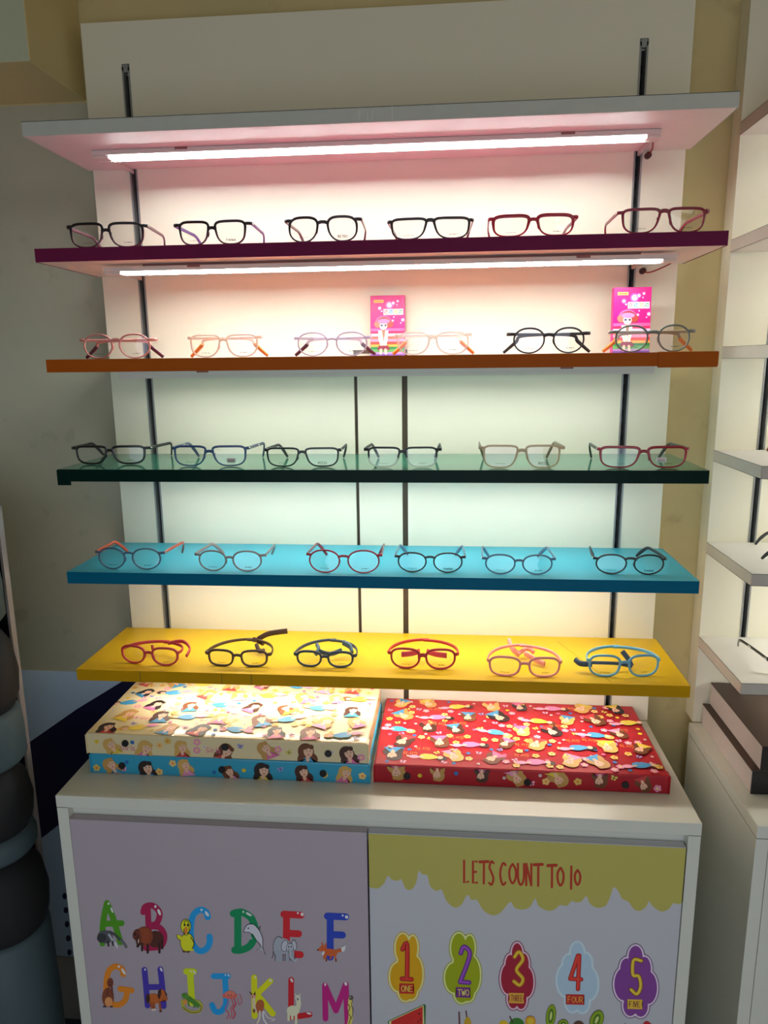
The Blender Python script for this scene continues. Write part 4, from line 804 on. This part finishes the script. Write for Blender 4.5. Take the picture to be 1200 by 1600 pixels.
place(3, 111, 233, 696, 727, 47, 13, X_(rect, tp=.06, rt=.0018, rb=.0014, bz=.45, col=BLK, tc=MBLK, toe=-.006), 'black narrow rectangular glasses at the left end of the green shelf', rz=R(2))
place(3, 267, 388, 696, 730, 49, 15, X_(rect, nb=2.7, tp=.05, col=NAVY, tc=Kb('blue_steel', (.03, .05, .10), .3), logo=True, sticker=(.1, -.45), toe=-.004, bz=.4), 'blue rectangular glasses with a small lens sticker, left half of the green shelf')
place(3, 412, 533, 699, 731, 49, 15, X_(rect, nb=2.8, tp=.07, rt=.0015, bz=.5, col=BLK, tc=MBLK, txt='RED'), 'thin black rectangular glasses, third from the left on the green shelf')
place(3, 568, 690, 698, 732, 48, 13, X_(rect, tp=.03, rt=.0015, rb=.0011, bz=.5, col=FADE2, tc=MBLK), 'glasses with black brows and clear lower rims, on the green shelf')
place(3, 748, 883, 695, 733, 52, 17, X_(rect, nb=3.0, tp=.05, col=GOLD, tc=Kb('tan_dark', (.18, .12, .07), .3), bz=.5, rt=.0015, lens='pinkish', txt='RED'), 'champagne crystal glasses, second from the right on the green shelf')
place(3, 934, 1078, 697, 733, 60, 17, X_(rect, nb=2.8, tp=.06, col=REDB, tc=OLV, rt=.0019, bz=.5, sticker=(-.3, -.25)), 'dark red rectangular glasses with white lens sticker, right end of the green shelf')
ro = dict(tl=.088, tipin=.014)
place(4, 147, 256, 856, 891, 42, 14, X_(rnd, **ro, col=SLATE, tc=ORR, toe=-.004, bz=.5, br=.0016), 'slate blue round glasses with orange-red temples at the left end of the blue shelf')
place(4, 303, 415, 860, 894, 43, 13, X_(rnd, **ro, col=GREIGE, nt=2.3, bz=.3, br=.0018), 'greyish brown crystal round glasses, second from the left on the blue shelf')
place(4, 478, 597, 859, 897, 48, 15, X_(rnd, **ro, col=CRIM, tc=DRED, bz=.42, br=.0019), 'red round glasses, third from the left on the blue shelf')
place(4, 616, 728, 863, 896, 44, 14, X_(rnd, **ro, col=BLK, tc=GBLUE, bz=.5, br=.0018, nt=2.3, txt='freelook'), 'black round glasses with grey temples near the middle of the blue shelf')
place(4, 753, 869, 866, 899, 46, 14, X_(rnd, **ro, col=GBLUE, nt=2.3, bz=.35, br=.0018), 'grey-blue crystal round glasses, second from the right on the blue shelf')
place(4, 927, 1043, 866, 899, 47, 14, X_(rnd, **ro, col=BLK, tc=MBLK, bz=.55, br=.0019, txt='freelook', toe=.010), 'black round glasses at the right end of the blue shelf')
# straps of the children's glasses
def strap(name, pieces, m):
    def fn(t, W, hy, zh, s):
        sweeps = []
        for P, ra, rb_ in pieces:
            b = B(); sweep(b, spline([(x*W/2, hy+y, z) for x, y, z in P], 7), ra, rb_, (0, 0, 1), n=12, p=2.6); link('strap', b, m, t)
    return fn
SB = Kb('strap_brown', (.20, .075, .035), .55); SD = Kb('strap_slate', (.05, .10, .15), .5); SR = Kb('strap_red', (.62, .02, .035), .5); SP = Kb('strap_pink', (.90, .33, .30), .5); SN = Kb('strap_dark_blue', (.03, .06, .12), .5); SK = Kb('strap_dark_brown', (.055, .022, .014), .55)
kd = dict(pose='wrap', wrap=1.3, rt=.0018, rb=.0015, dep=.0022, hh=.0036, hz=.45, nt=2.8, nb=2.5, tp=.05, br=.0022, bz=.30, tl=.072)
place(5, 185, 280, 1010, 1040, 40, 14, X_(kd, col=KRED, tl=.050, toe=.010, nb=2.2, strap=strap('a', [([(.30, .036, .030), (.75, .044, .033), (1.12, .028, .026), (1.16, .006, .018)], .0038, .0022), ([(-.25, .034, .024), (-.2, .030, .016)], .0030, .0026)], KRED)), 'small raspberry red children\'s glasses at the left end of the yellow shelf', rz=R(-6))
place(5, 319, 423, 1015, 1043, 40, 14, X_(kd, col=KBRN, rt=.0019, rb=.0015, tl=.075, nb=3, strap=strap('b', [([(.22, .062, .030), (.30, .072, .024), (.50, .066, .020)], .0052, .0045), ([(.32, .070, .028), (.62, .082, .036), (1.18, .090, .040)], .0060, .0016), ([(.30, .060, .020), (.42, .050, .010), (.55, .056, .008)], .0050, .0040)], SK)), 'dark brown children\'s glasses with a brown strap tail on the yellow shelf')
place(5, 458, 557, 1017, 1044, 39, 12, X_(kd, col=KNAV, tl=.078, rt=.0020, bz=.25, strap=strap('c', [([(-.40, .045, .026), (-.30, .030, .022), (-.38, .020, .014)], .0050, .0034), ([(-.35, .030, .020), (.05, .028, .013), (.45, .034, .020)], .0050, .0018), ([(.45, .050, .030), (.70, .040, .025), (.78, .030, .016)], .0062, .0034)], SD)), 'navy children\'s glasses with a slate strap on the yellow shelf')
place(5, 605, 717, 1013, 1047, 46, 11, X_(kd, col=KRED2, tl=.070, nb=2.3, br=.0032, strap=strap('d', [([(-.62, .014, .020), (-.35, .020, .020), (-.12, .030, .021)], .0058, .0026), ([(.10, .030, .021), (.35, .020, .020), (.66, .014, .020)], .0058, .0026), ([(-.14, .026, .024), (-.12, .018, .008)], .004, .0026)], SR)), 'red children\'s glasses with bright red ear pads on the yellow shelf')
place(5, 761, 879, 1026, 1059, 49, 15, X_(kd, col=KPNK, tl=.080, nb=2.7, strap=strap('e', [([(-.30, .098, .034), (-.22, .082, .020), (-.02, .072, .010)], .0058, .0036), ([(-.05, .076, .012), (.22, .084, .020), (.38, .074, .016)], .0046, .0034), ([(.10, .060, .020), (.45, .044, .010), (.62, .036, .008)], .0056, .0036)], SP)), 'pink children\'s glasses with a pink strap on the yellow shelf')
place(5, 917, 1035, 1023, 1059, 49, 15, X_(kd, col=KBLU, tl=.066, nb=2.6, strap=strap('f', [([(-1.22, .022, .022), (-1.10, .012, .018), (-.80, .010, .018)], .0056, .0040), ([(-.80, .012, .020), (-.1, .016, .016), (.35, .020, .008)], .0034, .0020), ([(.15, .040, .032), (.30, .030, .018), (.36, .022, .008)], .0056, .0026)], SN)), 'sky blue children\'s glasses with dark blue strap, right end of the yellow shelf', rz=R(4))

# glasses on the right-hand shelves, mostly outside the picture
def side_glasses(x, y, zs, rz, st, label):
    # same builder, direct placement
    g = glasses(400, 520, 700, 733, 49, 14, Z[3], -.21, st, label, None); g.location = (x, y, zs); g.rotation_euler.z = rz; return g
RBR = Kb('red_brown_metal', (.20, .05, .03), .3, metal=.4)
side_glasses(.905, -.110, RZ[3], R(82), X_(rect, col=RBR, rt=.0010, rb=.0008, dep=.0010, hh=.0014, tl=.095), 'thin red-brown glasses on the right-hand shelf level with the green one')
side_glasses(.890, -.120, RZ[4], R(74), X_(rect, col=OLV, rt=.0012, tl=.095), 'dark glasses on the right-hand shelf level with the blue one')
side_glasses(.826, -.190, RZ[5], R(4), X_(rnd, col=BLK, rt=.0016, tl=.100, hh=.0040, toe=-.004, logo=True), 'black glasses with silver hinges on the lowest right-hand shelf')
# two dark things just inside the right edge
side_glasses(.905, -.17, RZ[2], R(-10), X_(rect, col=BLK, rt=.0016), 'black glasses on the right-hand shelf level with the orange one')
b = B(); sweep(b, spline([(0, 0, .004), (.012, 0, .022), (.02, 0, .034), (.05, 0, .036), (.12, 0, .030), (.15, 0, .006)], 6), .004, .022, (0, 0, 1), n=12); box(b, -.002, .155, -.024, .024, 0, .010, bev=.003)
o = link('glasses_case', b, mat('case_grey', (.06, .06, .065, 1), .45)); o.location = (.843, -.07, RZ[1]); tag(o, 'dark grey glasses case on the right-hand shelf level with the purple one', 'glasses case')

# ------------------------------------------------------------------ brown storage boxes on the right cabinet
BRT = mat('box_brown', (.075, .042, .028, 1), .45, var=.1, scale=9); BFR = mat('box_front_black', (.012, .010, .010, 1), .4); PINKW = mat('box_side_pale', (.66, .58, .54, 1), .5, var=.04, scale=20)
def brown_box(x0, z0, z1, lab):
    t = thing('storage_box', lab, 'box', (x0, -.2727, z0), 0, 'brown boxes on the right cabinet'); H = z1-z0; D = .2672
    b = B(); box(b, 0, .46, 0, D, 0, H, bev=.0015); link('body', b, PINKW, t)
    b = B(); box(b, -.0012, .462, -.0016, D+.001, H, H+.0022, bev=.0006); link('lid', b, BRT, t)
    b = B(); box(b, .0004, .4605, -.0026, -.0002, .0004, H+.0004); link('front_face', b, BFR, t)
brown_box(.7080, ZC, .8165, 'lower brown box with pale sides on the right cabinet'); brown_box(.7215, .8192, .8670, 'upper brown box with pale sides, lying on the other brown box')

# ------------------------------------------------------------------ left edge: wall poster, dark stand and round drums
t = thing('wall_banner', 'pale banner with a navy diagonal stripe on the wall left of the cabinet', 'banner', (-.95, WALLY, .0))
b = B(); box(b, -.60, .36, -.004, -.0006, .002, .8286, bev=.0004); link('sheet', b, mat('banner_pale', (.58, .76, .98, 1), .3, var=.04, scale=4), t)
a = Art(lambda u, v: (lambda p: (p.x+.95, -.004, p.z))(at(u, v, 1, WALLY-.004)), (0, -1, 0), 1.0)
a.poly([(20, 1178), (120, 1108), (215, 1050), (260, 1050), (260, 1230), (150, 1262), (90, 1290), (20, 1345)], (27, 24, 66)); a.build('navy_stripe', t)
a = Art(lambda u, v: (lambda p: (p.x+.95, -.004, p.z))(at(u, v, 1, WALLY-.004)), (0, -1, 0), 1.0)
for k in range(9): a.ell(101+k*1.9, 1400+k*22, 3.5, 5, (48, 52, 84), n=14)
a.build('small_print', t)
t = thing('display_stand', 'dark upright stand with a pale edge at the left border of the picture', 'stand', (-.722, -.25, 0))
b = B(); box(b, -.42, -.006, 0, .012, .02, 1.30, bev=.002); link('board', b, mat('stand_black', (.010, .011, .014, 1), .2), t)
b = B(); box(b, -.006, 0, -.002, .014, .02, 1.302, bev=.001); link('edge_post', b, mat('stand_edge', (.42, .38, .38, 1), .4), t)
b = B(); box(b, -.43, .01, -.008, .10, 0, .02, bev=.003); link('foot', b, mat('stand_black', (.01, .01, .012, 1), .2), t)
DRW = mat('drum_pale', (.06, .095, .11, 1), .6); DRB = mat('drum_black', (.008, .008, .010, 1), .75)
zz = 0.0; LBD = ['bottom black-topped pale drum of the stack at the left edge', 'second black-topped pale drum from the floor at the left edge', 'third black-topped pale drum from the floor at the left edge', 'topmost black-topped pale drum of the stack at the left edge']
for k, (hb, hl, r_, dx) in enumerate(((.46, .17, .085, 0), (.05, .14, .080, -.004), (.11, .17, .080, -.004), (.12, .05, .078, -.012))):
    lab = LBD[k] if k < 4 else 'small pale drum on top of the black-topped drums at the left edge'
    t = thing('round_drum', lab, 'drum', (-.745+dx, -.35, zz), 0, 'stacked drums at the left edge')
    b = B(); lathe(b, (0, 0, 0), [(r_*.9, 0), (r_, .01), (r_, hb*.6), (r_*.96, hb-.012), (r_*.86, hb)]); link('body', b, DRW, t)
    b = B(); lathe(b, (0, 0, hb), [(r_*.86, 0), (r_*.98, hl*.15), (r_*1.02, hl*.4), (r_*.92, hl*.72), (r_*.66, hl*.93), (r_*.3, hl)]); link('lid', b, DRB, t)
    zz += hb+hl+.0004
